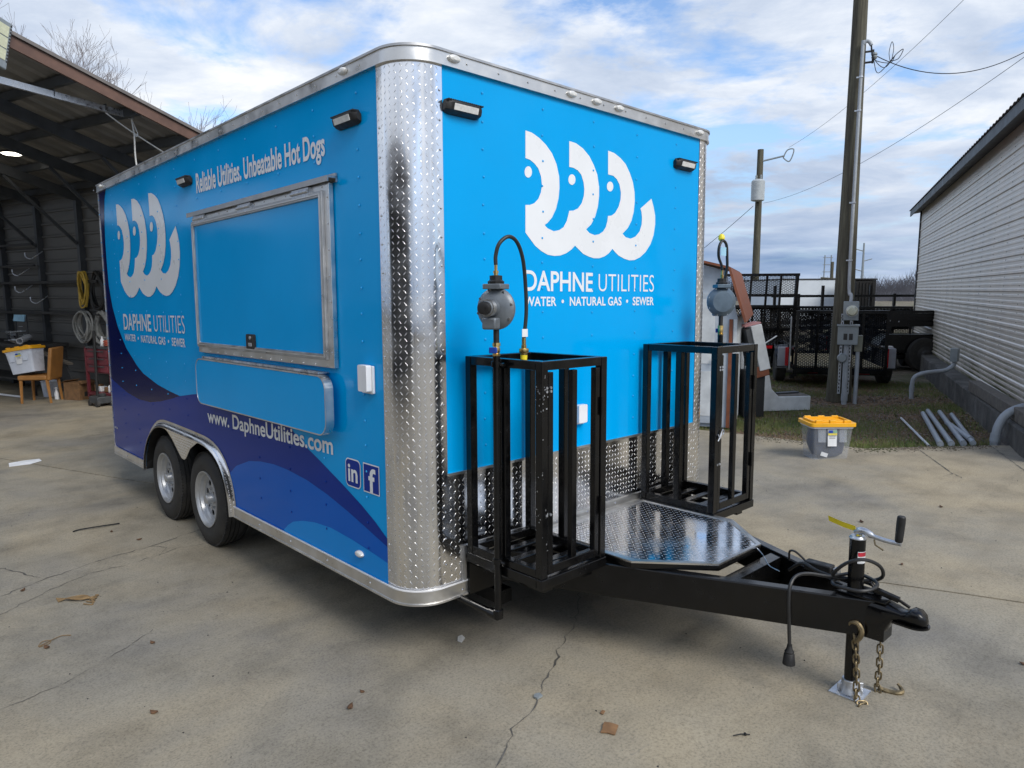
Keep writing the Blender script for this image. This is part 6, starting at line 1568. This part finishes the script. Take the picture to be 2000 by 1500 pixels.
tag(sp_.build('soil_crumbs', M['dirt'], smooth=False, fix=False), 'soil and leaf crumbs spilled along the edge of the concrete', 'soil', kind='stuff')
gd = MB(); rr = random.Random(9)
for k in range(420):              # grit and specks on the concrete
    x = rr.uniform(-3, 6); y = rr.uniform(-3, 7)
    if not in_poly(x, y, OUT): continue
    s_ = rr.uniform(.002, .0065); z = H(x, y)+.0005; b0 = len(gd.v)
    gd.v += [(x+s_, y, z), (x-s_*.5, y+s_*.9, z), (x-s_*.5, y-s_*.9, z), (x, y, z+s_*.8)]; gd.f += [(b0, b0+1, b0+3), (b0+1, b0+2, b0+3), (b0+2, b0, b0+3)]
tag(gd.build('grit', M['grime'], smooth=False, fix=False), 'dark grit specks strewn over the concrete', 'grit', kind='stuff')
def flat(name, label, cat, x, y, rz, pts, ma, th_=.004, curl=0):
    t_ = thing(name, label, cat, (x, y, H(x, y)+.003), rz)
    MB().poly([pts], lambda a, b_, d: (a, b_, d+curl*(a*a*40)), th_).build('sheet', ma, t_, smooth=False)
flat('cardboard_scrap', 'torn brown cardboard square on the concrete at the bottom centre', 'cardboard', .288, -.889, .55, [(-.036, -.026), (.028, -.032), (.036, .0), (.034, .024), (.012, .028), (-.012, .026), (-.034, .030), (-.030, .004)], M['cardboard'], .004, .02)
flat('cardboard_scrap', 'tiny brown cardboard chip just above the torn square', 'cardboard', .356, -.799, .4, [(-.013, -.006), (.012, -.008), (.013, .006), (-.011, .007)], M['cardboard'], .003)
flat('paper_sheet', 'white paper scrap on the concrete at the left edge', 'paper', -.476, 6.609, .1, [(-.16, -.10), (.02, -.14), (.15, -.06), (.16, .06), (.02, .10), (-.12, .08)], M['paper'], .004)
flat('concrete_chip', 'pale broken concrete chip in the long crack at the bottom centre', 'chip', .254, -.528, .2, [(-.02, -.012), (.012, -.018), (.02, .004), (.004, .016), (-.016, .010)], M['boxgrey'], .008)
flat('clear_wrapper', 'crumpled clear wrapper on the concrete below the near trailer corner', 'wrapper', .36, .12, .7, [(-.035, -.012), (.01, -.02), (.038, .0), (.02, .018), (-.02, .012)], M['lens'], .005)
LV = [(1.30, 1.20), (-.40, 3.45), (-.30, 3.10), (-1.10, 2.60), (-.95, .55), (2.0, -1.9), (3.6, -.6), (4.4, -.9), (-.25, .05), (-.35, -.02), (1.9, -2.2), (2.9, -1.1), (-.75, 1.25), (-1.15, 1.60)]
LL = ['under the trailer side', 'left of the rear wheel', 'just beside the front wheel', 'in the branching cracks at the left', 'low at the left of the picture', 'below the coupler', 'behind the crank handle', 'near the long joint at the right', 'at the bottom centre left of the crack', 'at the bottom centre next to its neighbour', 'right of the jack foot', 'behind the coupler', 'left of the trailer in the open concrete', 'far left near the dry frond']
for (x, y), l_ in zip(LV, LL):
    s_ = RND.uniform(.010, .018)
    flat('dry_leaf', 'small dry brown leaf on the concrete '+l_, 'leaf', x, y, RND.uniform(0, 6), [(-s_*1.3, 0), (-s_*.4, -s_*.7), (s_*.5, -s_*.6), (s_*1.4, .0), (s_*.4, s_*.7), (-s_*.5, s_*.5)], M['leafbrown'], .004, .4)
zt_ = thing('cable_tie', 'black cut cable tie on the concrete at the bottom right', 'cable tie', (.614, -1.271, H(.6, -1.27)+.004), -.62)
MB().tube(smoothpath([(-.033, 0, 0), (0, .002, .002), (.034, -.002, 0)], 5), .0022, 6).box(.012, .019, -.005, .005, -.002, .006).build('strap', M['blackmat'], zt_)
fr_ = thing('dry_frond', 'curled dry brown frond lying on the concrete at the left', 'frond', (-.899, 2.186, H(-.9, 2.19)+.006), -.75)
for k in range(5): MB().tube(smoothpath([(-.13+.01*k, .02-.012*k, 0), (-.04, .005*k-.01, .01), (.05, .012*k-.02, .012), (.10+.01*k, .05-.03*k, .004), (.08, .06-.03*k, .002)], 5), .004, 5).build('blade', M['sedgebrown'], fr_)
sk_ = thing('black_strap', 'thin black strap on the concrete left of the rear wheel', 'strap', (-.461, 3.612, -.038), -.35)
MB().tube(smoothpath([(-.16, -.02, 0), (-.12, .0, .004), (.0, .01, .008), (.15, .05, .002)], 5), .005, 6).build('strap', M['blackmat'], sk_)
lo_ = thing('twine_loop', 'thin knotted twine loop on the concrete at the lower left', 'twine', (-1.12, 1.66, H(-1.1, 1.66)+.004), .2)
MB().tube(smoothpath([(-.06, 0, 0), (-.03, .03, .003), (.0, .01, .004), (-.02, -.02, .003), (-.06, -.01, .002), (.05, .02, .002), (.09, -.01, .0)], 5), .0022, 5).build('strand', M['sedgebrown'], lo_)
